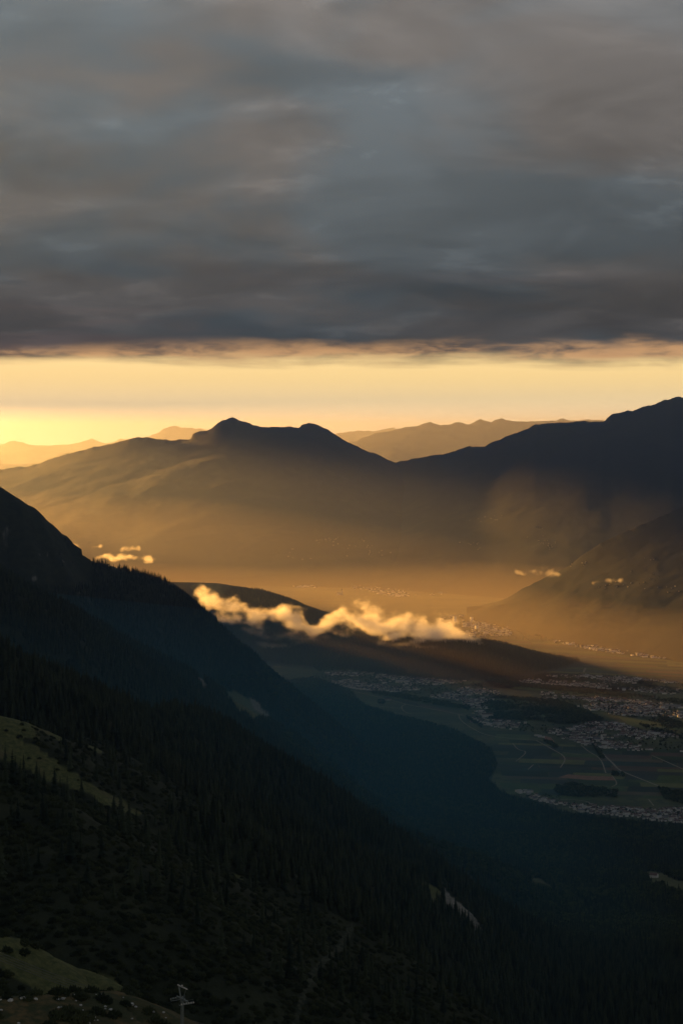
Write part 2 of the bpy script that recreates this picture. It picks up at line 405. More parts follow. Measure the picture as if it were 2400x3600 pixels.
far_range('summit_massif', [(-1500,1690,27),(-400,1690,27),(0,1648,27),(80,1640,27),(130,1634,27),(220,1598,27),(290,1584,27),(330,1572,27),(400,1558,27),(440,1548,27),(490,1536,27),(540,1542,27),(600,1546,27),(670,1545,27),(680,1524,27),(730,1514,27),(760,1490,27),(785,1477,27),(818,1467,27),(840,1478,27),(872,1486,27),(900,1496,27),(940,1500,27),(980,1500,27),(1022,1498,27),(1050,1506,27),(1065,1494,27),(1085,1485,27),(1110,1490,27),(1150,1510,27),(1200,1542,27),(1260,1572,27),(1330,1600,27),(1392,1628,27),(1500,1650,27),(1800,1690,27),(2600,1740,27)],
          [(-1500, 19.5), (300, 19.0), (900, 18.0), (1500, 17.6), (2600, 17.6)], relief=62, jag=10, nu=560, nv=130)
far_range('right_massif', [(1240,1720,27.4),(1300,1668,27.2),(1392,1627,26.8),(1450,1612,26.2),(1500,1603,25.7),(1580,1594,25.0),(1650,1567,24.5),(1700,1568,24.2),(1760,1545,23.8),(1840,1512,23.4),(1880,1492,23.2),(1950,1486,23),(2000,1486,22.8),(2060,1480,22.6),(2115,1480,22.5),(2128,1476,22.5),(2145,1458,22.5),(2200,1446,22.4),(2240,1436,22.3),(2290,1426,22.2),(2330,1408,22.1),(2362,1398,22.0),(2385,1397,22.0),(2400,1402,22.0),(2500,1392,22),(2900,1400,22),(3800,1420,22)],
          [(1240, 17.8), (1600, 17.0), (2000, 16.0), (2600, 14.8), (3800, 14.0)], relief=42, jag=10, nu=460, nv=130)
far_range('right_spur', [(1640,2165,15.2),(1760,2112,15.1),(1880,2050,15),(2000,1985,15),(2090,1925,15),(2180,1875,15),(2300,1825,15),(2400,1782,15),(2600,1700,15),(3800,1500,15)],
          [(1640, 14.3), (1760, 13.9), (2000, 12.9), (2400, 11.8), (2700, 11.0), (3800, 9.5)], relief=24, wl=900, jag=7, nu=380, nv=110)

def cloud_hill_height(x, y): return hill_height(x, y, HILL_A)
def hill_height(x, y, hill):
    best = np.full(np.shape(x), 1e12); bz = np.zeros(np.shape(x)); bs = np.zeros(np.shape(x)); W = np.zeros(np.shape(x))
    c = hill['crest']
    for i in range(len(c) - 1):
        dd, t, side = seg_dist(x, y, c[i, :2], c[i + 1, :2]); m = dd < best
        best = np.where(m, dd, best); bz = np.where(m, c[i, 2] + t * (c[i + 1, 2] - c[i, 2]), bz); bs = np.where(m, side, bs)
    bz = np.maximum(bz, 0); w = np.where(bs > 0, hill['wn'], hill['wf'])
    s = np.clip(best / w, 0, 1.3)
    z = bz * (1 - s * s * (3 - 2 * np.clip(s, 0, 1))) - 8 * np.clip(s - 0.9, 0, 1)
    z = z + (fbm(x, y, 420, 5) * 22) * np.clip(bz / 120, 0, 1) * np.clip(s * 3, 0, 1) * np.clip(1.1 - s, 0, 1)
    return z
HILL_A = dict(crest=np.array([at(620,2175,13.2*K),at(800,2190,13.0*K),at(1000,2200,12.8*K),at(1200,2212,12.5*K),at(1400,2228,12.2*K),at(1560,2245,11.95*K),at(1680,2258,11.75*K),at(1760,2292,11.6*K),at(1850,2332,11.45*K),at(1940,2368,11.35*K),at(2000,2385,11.25*K)]), wn=900, wf=650)
HILL_B = dict(crest=np.array([at(420,2056,15.2*K),at(600,2046,15.0*K),at(760,2050,14.8*K),at(850,2064,14.7*K),at(950,2098,14.5*K),at(1040,2150,14.2*K),at(1120,2184,13.9*K)]), wn=800, wf=600)
M_HILL = range_material('wooded_hill', (0.018, 0.024, 0.018), (0.09, 0.10, 0.04), (0.2, 0.2, 0.2), 3000, 0.0022)
def build_hill(name, hill, nx=260, ny=160):
    c = hill['crest']; x0, x1 = c[:, 0].min() - 900, c[:, 0].max() + 700; y0, y1 = c[:, 1].min() - 1300, c[:, 1].max() + 900
    X, Y = np.meshgrid(np.linspace(x0, x1, nx), np.linspace(y0, y1, ny), indexing='xy')
    Z = hill_height(X, Y, hill)
    return link(name, grid_mesh(X, Y, Z, name), M_HILL, kind='structure')
build_hill('cloud_hill', HILL_A); build_hill('plateau_hill', HILL_B)

# unseen range beyond the left frame edge, its crest shaped to shade the near slopes
def side_range():
    c = np.array(SIDE_CREST, float) * np.array([K, K, 1])
    X, Y = np.meshgrid(np.linspace(-9000, -900, 170), np.linspace(1000, 23500, 280), indexing='xy')
    best = np.full(X.shape, 1e12); bz = np.zeros(X.shape)
    for i in range(len(c) - 1):
        dd, t, s = seg_dist(X, Y, c[i, :2], c[i + 1, :2]); m = dd < best
        best = np.where(m, dd, best); bz = np.where(m, c[i, 2] + t * (c[i + 1, 2] - c[i, 2]), bz)
    Z = bz - 1.3 * best + np.clip(best / 300, 0, 1) * fbm(X, Y, 700, 5, .5, True) * 90
    Z = np.maximum(Z, -14 + 0 * Z)
    link('side_range', grid_mesh(X, Y, Z, 'side_range'), M_RANGE, kind='structure')
SIDE_CREST = [(-2.3,2.6,1820),(-2.4,4.0,1840),(-2.6,6,1830),(-2.9,8,1850),(-3.0,10.5,1850),(-3.3,13,1800),(-3.6,14.5,1400),(-3.9,16.1,900),(-4.0,17,680),(-4.05,17.9,715),(-4.1,18.6,840),(-4.15,19.3,840),(-4.2,20.1,300),(-4.3,21,60)]
side_range()

# an added, unseen bank standing in for the deck towards the sun: it keeps the sun off the
# high slopes while the light slips in below it
def sun_block():
    sd = np.array([-math.sin(R(SUN_AZ)), math.cos(R(SUN_AZ))]); e = np.array([math.cos(R(SUN_AZ)), math.sin(R(SUN_AZ))])
    l = np.linspace(-6000, 17800, 120); v = np.linspace(0, 2 * math.pi, 25)[:-1]
    L, V = np.meshgrid(l, v, indexing='ij')
    lo = SUN_BLOCK_Z + 230 * fbm(L, L * 0 + 7, 3600, 5, .55) - 190 / (1 + np.exp(-(L - 12300) / 500)); hi = 4900 + 300 * fbm(L, L * 0 + 70, 5000, 4)
    T = 40000 + 2600 * np.cos(V) * (1 + .25 * fbm(L, V * 900, 2500, 3)); Z = (lo + hi) / 2 + (hi - lo) / 2 * np.sin(V)
    end = np.clip(np.minimum(L + 6000, 17800 - L) / 1500, 0.02, 1) ** .5
    T = 40000 + (T - 40000) * end; Z = (lo + hi) / 2 + (Z - (lo + hi) / 2) * end
    X = sd[0] * T + e[0] * L; Y = sd[1] * T + e[1] * L
    n, m = X.shape; idx = np.arange(n * m).reshape(n, m); nx = np.roll(idx, -1, 1)
    fc = np.stack([idx[:-1], nx[:-1], nx[1:], idx[1:]], -1).reshape(-1, 4)
    me = mesh_from(np.stack([X, Y, Z], -1).reshape(-1, 3), fc, 'sun_block_bank')
    me.polygons.foreach_set('use_smooth', np.ones(len(me.polygons), bool))
    link('sun_block_bank', me, plain('sun_block_grey', (.7, .7, .72), rough=1, spec=0), kind='stuff', label='unseen bank added to block the sun from the high slopes', category='cloud')
SUN_BLOCK_Z = 2980
sun_block()

def floor_material():
    m, t, b = new_mat('valley_grass')
    g = t.add('ShaderNodeNewGeometry'); P = g.outputs['Position']
    mp = t.add('ShaderNodeMapping'); t.link(P, mp.inputs[0]); mp.inputs['Scale'].default_value = (0.35, 1.0, 1.0); mp.inputs['Rotation'].default_value = (0, 0, R(8))
    n1 = t.noise(mp.outputs[0], 0.006, 5, 0.6); n2 = t.noise(P, 0.02, 5, 0.65)
    c = t.mix(t.mapr(n1, 0.35, 0.65), (0.026, 0.04, 0.02), (0.07, 0.08, 0.034))
    c = t.mix(t.mapr(n2, 0.5, 0.62), c, (0.03, 0.04, 0.025))
    t.link(c, b.inputs['Base Color'])
    return m
M_FLOOR = floor_material()
xs = np.linspace(-39000, 39000, 40); ys = np.linspace(-9000, 73000, 42)
X, Y = np.meshgrid(xs, ys, indexing='xy')
link('valley_floor', grid_mesh(X, Y, X * 0, 'valley_floor'), M_FLOOR, kind='structure')


# ------------------------------------------------------------------ trees
def leaf_mat(name, c0, c1, scale=0.9):
    m, t, b = new_mat(name)
    g = t.add('ShaderNodeNewGeometry'); oi = t.add('ShaderNodeObjectInfo')
    n = t.noise(g.outputs['Position'], scale, 3, 0.6)
    f = t.math('ADD', t.math('MULTIPLY', n, 0.6), t.math('MULTIPLY', oi.outputs['Random'], 0.55))
    t.link(t.mix(t.mapr(f, 0.3, 0.85), c0, c1), b.inputs['Base Color'])
    return m
M_SPRUCE = leaf_mat('spruce_needles', (0.010, 0.018, 0.012), (0.034, 0.046, 0.026))
M_BROAD = leaf_mat('broad_leaves', (0.020, 0.034, 0.016), (0.060, 0.080, 0.032))
M_PINE = leaf_mat('mountain_pine_needles', (0.010, 0.016, 0.009), (0.030, 0.038, 0.018), 1.4)
M_BARK = plain('bark', (0.06, 0.045, 0.035), var=0.3, scale=3.0)

def spruce_crown(seed, whorls=15, arms=8, slim=0.17):
    """unit height; whorls of drooping boughs, each a folded ragged spray"""
    r = random.Random(seed); V = []; Fc = []
    for i in range(whorls):
        t = i / (whorls - 1); z = 0.10 + 0.90 * t ** 0.92
        L = slim * (1 - t) ** 0.82 * r.uniform(0.8, 1.15) + 0.012
        n = max(4, int(arms * (1 - 0.45 * t)))
        a0 = r.random() * 6.28
        for k in range(n):
            a = a0 + k * 6.283 / n + r.uniform(-.25, .25); l = L * r.uniform(0.65, 1.2)
            dz = -l * r.uniform(0.25, 0.62); w = l * r.uniform(0.36, 0.52)
            ca, sa = math.cos(a), math.sin(a)
            b = len(V)
            V += [(0, 0, z + 0.03), (ca * l * .55 - sa * w, sa * l * .55 + ca * w, z + dz * .75 - .012),
                  (ca * l, sa * l, z + dz), (ca * l * .55 + sa * w, sa * l * .55 - ca * w, z + dz * .75 - .012), (ca * l * .5, sa * l * .5, z + dz * .3 + .012)]
            Fc += [(b, b + 1, b + 4), (b + 1, b + 2, b + 4), (b + 2, b + 3, b + 4), (b + 3, b, b + 4)]
    b = len(V); V += [(-.01, 0, .93), (.01, .008, .93), (.0, -.01, .93), (0, 0, 1.03)]; Fc += [(b, b + 1, b + 3), (b + 1, b + 2, b + 3), (b + 2, b, b + 3)]
    return mesh_from(V, Fc, 'spruce_crown')
def trunk_mesh(h=0.6, r0=0.017):
    V = []; Fc = []
    for j, (z, rr) in enumerate(((-0.08, r0 * 1.2), (h * .5, r0 * .75), (h, r0 * .3))):
        for k in range(6): V.append((rr * math.cos(k * 1.047), rr * math.sin(k * 1.047), z))
    for j in range(2):
        for k in range(6): Fc.append((j * 6 + k, j * 6 + (k + 1) % 6, j * 6 + 6 + (k + 1) % 6, j * 6 + 6 + k))
    return mesh_from(V, Fc, 'trunk')
def leafy_crown(seed, n=150, lobes=7, flat=1.0):
    """unit height broad crown: many small leaf sprays spread through a few uneven lobes"""
    r = random.Random(seed); V = []; Fc = []
    L = [(r.uniform(-.2, .2), r.uniform(-.2, .2), r.uniform(.42, .8), r.uniform(.14, .24)) for _ in range(lobes)]
    for i in range(n):
        x, y, z, q = r.choice(L)
        d = Vector((r.gauss(0, 1), r.gauss(0, 1), r.gauss(0, 1))).normalized()
        p = Vector((x, y, z * flat)) + d * q * r.uniform(.55, 1.05)
        u = d.orthogonal().normalized(); u.rotate(Matrix.Rotation(r.random() * 6.28, 3, d)); w = d.cross(u); s = r.uniform(.05, .1)
        d2 = d * s * .35; b = len(V)
        V += [tuple(p - u * s), tuple(p - w * s * .8 - d2), tuple(p + u * s), tuple(p + w * s * .8 - d2)]
        Fc.append((b, b + 1, b + 2, b + 3))
    return mesh_from(V, Fc, 'leafy_crown')
def shrub_mesh(seed, n=70):
    """unit radius low pine: upturned needle tufts on a spreading mound"""
    r = random.Random(seed); V = []; Fc = []
    for i in range(n):
        a = r.random() * 6.283; q = math.sqrt(r.random()); h = .75 * (1 - q * q) * r.uniform(.5, 1.1) + .04
        p = Vector((math.cos(a) * q, math.sin(a) * q, h)); up = Vector((math.cos(a) * q * .8, math.sin(a) * q * .8, 1)).normalized()
        u = up.orthogonal().normalized(); u.rotate(Matrix.Rotation(r.random() * 6.28, 3, up)); s = r.uniform(.13, .24)
        w = up.cross(u); b = len(V)
        V += [tuple(p - u * s - up * .16), tuple(p + u * s * .5 + w * s - up * .16), tuple(p + u * s * .5 - w * s - up * .16), tuple(p + up * s * 1.3)]
        Fc += [(b, b + 1, b + 3), (b + 1, b + 2, b + 3), (b + 2, b, b + 3)]
    return mesh_from(V, Fc, 'shrub')

def joined(parts, name):
    """one mesh out of (mesh, material) pairs"""
    me = bpy.data.meshes.new(name); bm = bmesh.new(); mats = []
    for pm, mat in parts:
        k = len(bm.faces); bm.from_mesh(pm); bm.faces.ensure_lookup_table(); mats.append(mat)
        for f in bm.faces[k:]: f.material_index = len(mats) - 1
    bm.to_mesh(me); bm.free()
    for m in mats: me.materials.append(m)
    return me
TRUNK = trunk_mesh(); TRUNK.materials.append(M_BARK)
CROWNS = [spruce_crown(s, w, a, q) for s, w, a, q in ((1, 15, 8, .17), (2, 14, 8, .20), (3, 16, 7, .145), (4, 13, 8, .22))]
for c in CROWNS: c.materials.append(M_SPRUCE)
BROADS = [leafy_crown(11), leafy_crown(12, 160, 8), leafy_crown(13, 140, 6)]
for c in BROADS: c.materials.append(M_BROAD)
SHRUBS = [shrub_mesh(21), shrub_mesh(22), shrub_mesh(23)]
for c in SHRUBS: c.materials.append(M_PINE)
def proto_collection(name, meshes):
    c = bpy.data.collections.new(name)
    for i, me in enumerate(meshes):
        o = bpy.data.objects.new(name, me); c.objects.link(o)
    return c
PC_SPRUCE = proto_collection('spruce_stock', [joined([(c, M_SPRUCE), (TRUNK, M_BARK)], 'spruce') for c in CROWNS])
PC_BROAD = proto_collection('broadleaf_stock', [joined([(c, M_BROAD), (TRUNK, M_BARK)], 'broadleaf') for c in BROADS])
PC_SHRUB = proto_collection('shrub_stock', SHRUBS)

def scatter(name, pts, scale, coll, label, category, squash=None):
    """one stuff object: points that carry a tree each"""
    me = bpy.data.meshes.new(name); me.vertices.add(len(pts)); me.vertices.foreach_set('co', np.asarray(pts, np.float32).ravel())
    a = me.attributes.new('grow', 'FLOAT_VECTOR', 'POINT')
    sc3 = np.stack([scale * (squash if squash is not None else 1), scale * (squash if squash is not None else 1), scale], -1)
    a.data.foreach_set('vector', sc3.astype(np.float32).ravel())
    o = link(name, me, None, kind='stuff', label=label, category=category)
    ng = bpy.data.node_groups.new(name, 'GeometryNodeTree')
    ng.interface.new_socket('Geometry', in_out='INPUT', socket_type='NodeSocketGeometry'); ng.interface.new_socket('Geometry', in_out='OUTPUT', socket_type='NodeSocketGeometry')
    N = ng.nodes; gi = N.new('NodeGroupInput'); go = N.new('NodeGroupOutput')
    ip = N.new('GeometryNodeInstanceOnPoints'); ci = N.new('GeometryNodeCollectionInfo')
    ci.inputs['Collection'].default_value = coll; ci.inputs['Separate Children'].default_value = True; ci.inputs['Reset Children'].default_value = True
    ip.inputs['Pick Instance'].default_value = True
    na = N.new('GeometryNodeInputNamedAttribute'); na.data_type = 'FLOAT_VECTOR'; na.inputs['Name'].default_value = 'grow'
    rv = N.new('FunctionNodeRandomValue'); rv.data_type = 'FLOAT_VECTOR'
    rv.inputs[0].default_value = (-.04, -.04, 0); rv.inputs[1].default_value = (.04, .04, 6.283)
    ri = N.new('FunctionNodeRandomValue'); ri.data_type = 'INT'; ri.inputs[4].default_value = 0; ri.inputs[5].default_value = len(coll.objects) - 1
    L = ng.links
    L.new(gi.outputs[0], ip.inputs['Points']); L.new(ci.outputs[0], ip.inputs['Instance'])
    L.new(na.outputs[0], ip.inputs['Scale']); L.new(rv.outputs[0], ip.inputs['Rotation']); L.new(ri.outputs[2], ip.inputs['Instance Index'])
    L.new(ip.outputs[0], go.inputs[0])
    md = o.modifiers.new('scatter', 'NODES'); md.node_group = ng
    return o

# line-of-sight table over the near slopes: lowest visible height for each direction and distance
_az = np.linspace(-17, 15.5, 900); _ds = np.geomspace(260, 11400, 700)
_D, _A = np.meshgrid(_ds, np.radians(_az), indexing='ij')
_Z = near_height(_D * np.tan(_A), _D)
_el = (_Z - CAMZ) / _D
_hor = np.maximum.accumulate(_el, 0)
def hidden_by(x, y, z):
    """metres by which a point lies below the line of sight (negative: visible)"""
    a = np.degrees(np.arctan2(x, y)); i = np.clip(np.searchsorted(_ds, y * 0.985) - 1, 0, len(_ds) - 1)
    j = np.clip(((a + 17) / 32.5 * (len(_az) - 1)).astype(int), 0, len(_az) - 1)
    return (_hor[i, j] * y + CAMZ) - z

def sector_points(n, d0, d1, a0=-14.5, a1=13.5):
    d = np.sqrt(rng.random(n) * (d1 * d1 - d0 * d0) + d0 * d0); a = np.radians(a0 + rng.random(n) * (a1 - a0))
    return d * np.tan(a), d
def near_trees():
    spr = []; bro = []; shr = []; ss = []; bs = []; hs = []
    # rings: distance range (km), square metres per tree
    for d0, d1, per in ((.62, 1.4, 26), (1.4, 2.0, 24), (2.0, 2.9, 38), (2.9, 4.2, 46), (4.2, 6.0, 62), (6.0, 8.2, 80), (8.2, 11.2, 110)):
        area = 0.5 * math.radians(28) * (d1 * d1 - d0 * d0) * 1e6
        x, y = sector_points(int(area / per), d0 * K, d1 * K)
        z = near_height(x, y)
        keep = (z > 0.5) & (hidden_by(x, y, z + 16) < 14)
        x, y, z = x[keep], y[keep], z[keep]
        ms = open_masks(x, y, z)
        opn = np.maximum.reduce([ms['grass'], ms['heath'], ms['rock'], ms['gully']])
        px, py = pix(x, y, z)
        u = rng.random(len(x)); clump = fbm(x, y, 60, 3) + 0.25 * rng.standard_normal(len(x))
        forest = (opn < 0) & (fbm(x, y, 42, 3) + .1 * rng.standard_normal(len(x)) > -.3)
        # sparse trees above the tree line and on steep rock
        thin = (y > 6.2 * K) & ((px < 325) & (py < 2060) & (u < .985))
        forest &= ~thin
        is_shrub = ((y < 1.36 * K)) | ((y < 2.0 * K) & (u < .94)) | ((y > 1.9 * K) & (y < 2.6 * K) & (px < 700) & (py < 2900) & (u < .9)) | (thin & (u < .3))
        fan = (z < 420) & (y > 3.4 * K)
        broad = forest & ~is_shrub & fan & (fbm(x, y, 380, 3) + 0.35 * rng.standard_normal(len(x)) > 0.12)
        con = forest & ~is_shrub & ~broad
        sh = (forest & is_shrub)
        # scattered low pines on the meadows
        sh |= (opn > 0) & (ms['grass'] > 0) & (y < 2.7 * K) & (clump > 0.30) & (u < .6)
        sh |= (ms['heath'] > 0) & (clump > 0.22) & (u < .5)
        for m, P, S, lo, hi in ((con, spr, ss, 8, 29), (broad, bro, bs, 9, 22), (sh, shr, hs, 1.7, 4.0)):
            P.append(np.stack([x[m], y[m], z[m] - .4], -1))
            S.append(lo + (hi - lo) * rng.beta(1.6, 1.9, m.sum()))
    return [np.concatenate(a) for a in (spr, bro, shr, ss, bs, hs)]
SPR, BRO, SHR, SS, BS, HS = near_trees()
def pick(P, S, n, zone):
    """indices of the n points that show largest in the picture"""
    px, py = pix(P[:, 0], P[:, 1], P[:, 2]); size = S * F / P[:, 1]
    ok = (px > 4) & (px < 2396) & (py < 3590) & (hidden_by(P[:, 0], P[:, 1], P[:, 2] + S * .45) < 0) & zone(px, py, P)
    i = np.where(ok)[0]; return i[np.argsort(-size[i])][:n]
SING = pick(SPR, SS, 299, lambda px, py, P: P[:, 1] > 0)
SINGP, SINGS = SPR[SING], SS[SING]; SPR = np.delete(SPR, SING, 0); SS = np.delete(SS, SING)
SSH = pick(SHR, HS, 140, lambda px, py, P: P[:, 1] < 1000)
SSHP, SSHS = SHR[SSH], HS[SSH]; SHR = np.delete(SHR, SSH, 0); HS = np.delete(HS, SSH)
print('TREES', len(SPR), len(BRO), len(SHR))
def single_spruce(p, h, i, label, group):
    o = bpy.data.objects.new('spruce_tree', None); COL.objects.link(o); o.location = p; o.rotation_euler = (0, 0, i * 2.4); o.scale = (h, h, h)
    o['label'] = label; o['category'] = 'tree'
    if group: o['group'] = group
    link('crown', CROWNS[i % 4], None, o); link('trunk', TRUNK, None, o)
for i, (p, h) in enumerate(zip(SINGP, SINGS)):
    px, py = pix(*p); side = 'left' if px < 500 else 'middle' if px < 1000 else 'right'
    if p[1] < 2000:
        lab = {'left': 'slender dark spruce below the grassy strip on the left of the nearest scrub slope', 'middle': 'slender dark spruce in the middle of the nearest scrub slope', 'right': 'slender dark spruce at the lower right of the nearest scrub slope'}[side]
        single_spruce(p, h, i, lab, 'spruces on the nearest scrub slope, ' + side)
    elif p[1] < 2750: single_spruce(p, h, i, 'dark spruce on the spur just behind the nearest scrub slope, %s part' % side, 'spruces on the second spur, ' + side)
    else: single_spruce(p, h, i, 'dark spruce on the farther forest spur, %s part' % side, 'spruces on the farther spur, ' + side)
for i, (p, h) in enumerate(zip(SSHP, SSHS)):
    px, py = pix(*p); side = 'left' if px < 230 else 'middle' if px < 520 else 'right'; m = 'rocky mound' if p[1] < 800 else 'meadow above the rocky mound'
    o = link('pine_shrub', SHRUBS[i % 3], None, label='round dark pine shrub on the %s part of the %s' % (side, m), category='shrub', group='pine shrubs on the %s, %s' % (m, side))
    o.location = p; o.scale = (h, h, h); o.rotation_euler = (0, 0, i * 1.7)
p = at(45, 2752, 1500.0); p[2] = float(near_height(p[0:1], p[1:2])[0]) - .5
single_spruce(p, 27.0, 0, 'tall lone spruce rising in front of the grassy strip at the left edge', None)
scatter('spruce_forest', SPR, SS, PC_SPRUCE, 'dark spruce forest covering the near mountainside', 'forest')
scatter('mixed_forest', BRO, BS, PC_BROAD, 'broadleaf wood mixed into the forest on the lower slopes', 'forest')
scatter('pine_scrub', SHR, HS, PC_SHRUB, 'low mountain pine scrub on the nearest slopes', 'scrub')

# ------------------------------------------------------------------ fields, tracks and woods of the valley
def hit(px, py, d0=500.0, d1=11000.0):
    """first point of the near mountainside along the sight line of a picture point"""
    a, b = ray(px, py); d = np.geomspace(d0, d1, 2600); z = near_height(a * d, d)
    i = int(np.argmax(z >= CAMZ + b * d)); return Vector((float(a * d[i]), float(d[i]), float(z[i])))
FIELD_COL = [(0.022, 0.042, 0.020), (0.040, 0.066, 0.024), (0.014, 0.026, 0.018), (0.058, 0.084, 0.034), (0.026, 0.036, 0.032), (0.066, 0.060, 0.040), (0.020, 0.040, 0.034), (0.084, 0.098, 0.038), (0.060, 0.046, 0.034)]
def crop_mat(i, c):
    m, t, b = new_mat('crop_%s' % 'abcdefghijkl'[i])
    g = t.add('ShaderNodeNewGeometry'); mp = t.add('ShaderNodeMapping'); t.link(g.outputs['Position'], mp.inputs[0])
    mp.inputs['Scale'].default_value = (0.02, 0.16, 0.1); mp.inputs['Rotation'].default_value = (0, 0, R(6))
    n = t.noise(mp.outputs[0], 1.0, 4, 0.6); n2 = t.noise(g.outputs['Position'], 0.012, 4, 0.6)
    f = t.math('ADD', t.math('MULTIPLY', n, 0.6), t.math('MULTIPLY', n2, 0.5))
    t.link(t.mix(t.mapr(f, 0.35, 0.75), tuple(x * .72 for x in c), tuple(x * 1.3 for x in c)), b.inputs['Base Color'])
    return m
M_CROPS = [crop_mat(i, c) for i, c in enumerate(FIELD_COL)]
M_SOIL = plain('ploughed_soil', (0.15, 0.085, 0.055), var=.25, scale=.05)
def quad_sheet(name, P, mat, z, **kw):
    g = ground(*np.array(P, float).T); V = [(p[0], p[1], z) for p in g]
    V += [(p[0], p[1], z - 1.0) for p in g]; n = len(P)
    me = bpy.data.meshes.new(name)
    me.from_pydata(V, [], [tuple(range(n))] + [(i, i + n, (i + 1) % n + n, (i + 1) % n) for i in range(n)]); me.update()
    return link(name, me, mat, kind='structure', **kw)
def field_rows(region, x0, x1, y0, y1, hmin, hmax, wmin, wmax, slope, rnd):
    y = y0
    while y < y1:
        h = rnd.uniform(hmin, hmax); x = x0 - rnd.uniform(0, wmax)
        while x < x1:
            w = rnd.uniform(wmin, wmax); sk = rnd.uniform(-.5, .5) * h
            def Y(xx, yy): return yy + slope * (xx - 2000)
            P = [(x + 1, Y(x, y + h - .4)), (x + w - 1, Y(x + w, y + h - .4)), (x + w - 1 + sk, Y(x + w, y)), (x + 1 + sk, Y(x, y))]
            cx, cyy = x + w / 2, Y(x + w / 2, y + h / 2)
            if in_poly(np.array([cx]), np.array([cyy]), region)[0]:
                quad_sheet('field', P, rnd.choice(M_CROPS), rnd.uniform(.12, .16))
            x += w
        y += h
rnd = random.Random(5)
FIELDS_NEAR = [(1700,2585),(1790,2580),(1900,2596),(2080,2625),(2400,2640),(2520,2650),(2520,2830),(2330,2800),(2170,2790),(1900,2815),(1740,2780),(1760,2690)]
FIELDS_UP = [(1250,2432),(1400,2462),(1640,2510),(1700,2580),(1560,2540),(1400,2512),(1285,2480)]
FIELDS_LIT = [(1560,2225),(2000,2255),(2420,2310),(2520,2330),(2520,2400),(2300,2392),(2000,2365),(1850,2300),(1700,2250)]
field_rows(FIELDS_NEAR, 1640, 2520, 2560, 2830, 7, 19, 90, 260, .03, rnd)
field_rows(FIELDS_UP, 1230, 1720, 2425, 2600, 6, 13, 70, 160, .22, rnd)
field_rows(FIELDS_LIT, 1500, 2520, 2220, 2400, 3.5, 8, 120, 320, .045, rnd)
quad_sheet('field', [(1962,2733),(2060,2742),(2164,2744),(2156,2730),(2060,2728),(1995,2722)], M_SOIL, .2)
quad_sheet('field', [(1908,2600),(1950,2610),(1935,2592),(1915,2588)], M_SOIL, .2)
M_MEADOW = M_CROPS[3]
for P in ([(1720,2466),(1790,2478),(1860,2470),(1860,2460),(1790,2457),(1740,2460)], [(1868,2500),(1930,2532),(1965,2530),(1920,2500),(1890,2490)], [(2170,2520),(2400,2540),(2400,2568),(2230,2560)], [(1790,2420),(2000,2437),(2230,2455),(2230,2447),(2020,2424),(1830,2412)]):
    quad_sheet('meadow', P, M_MEADOW, .15)
M_TRACK = plain('gravel_track', (0.16, 0.155, 0.13), var=.2, scale=.05)
def track(pts, w, z=.26):
    g = ground(*np.array(pts, float).T)[:, :2]
    # round the corners
    for _ in range(2): g = np.concatenate([[g[0]]] + [np.array([.75 * a + .25 * b, .25 * a + .75 * b]) for a, b in zip(g[:-1], g[1:])] + [[g[-1]]])
    V = []; n = len(g)
    for i in range(n):
        t = g[min(i + 1, n - 1)] - g[max(i - 1, 0)]; t = t / (np.hypot(*t) + 1e-9); q = np.array([-t[1], t[0]]) * w / 2
        V += [(*(g[i] - q), z), (*(g[i] + q), z)]
    me = mesh_from(V, [(2 * i, 2 * i + 2, 2 * i + 3, 2 * i + 1) for i in range(n - 1)], 'farm_track')
    link('farm_track', me, M_TRACK, kind='structure')
for pts, w in (([(2088,2620),(2128,2661),(2157,2687),(2171,2706),(2224,2728),(2315,2764)], 8), ([(1884,2603),(1937,2632),(1992,2663),(1968,2699)], 6),
    ([(1801,2613),(1820,2637),(1855,2642),(1812,2677)], 5), ([(2040,2618),(2066,2642),(2111,2666),(2128,2718)], 5), ([(2145,2720),(2171,2756),(2149,2766)], 5),
    ([(2290,2656),(2400,2704),(2520,2760)], 6), ([(1250,2432),(1393,2465),(1424,2476),(1536,2496),(1625,2514)], 7), ([(1424,2476),(1408,2485),(1420,2503),(1446,2510)], 6),
    ([(1274,2478),(1406,2490)], 6), ([(1612,2512),(1616,2532),(1661,2563),(1720,2590),(1884,2603)], 6), ([(1946,2809),(2061,2814),(2080,2833)], 6), ([(2277,2809),(2296,2833)], 5),
    ([(1975,2645),(2042,2653)], 5), ([(1855,2705),(1874,2688)], 5), ([(2050,2364),(2056,2348)], 12), ([(1960,2318),(2060,2312)], 14)):
    track(pts, w)

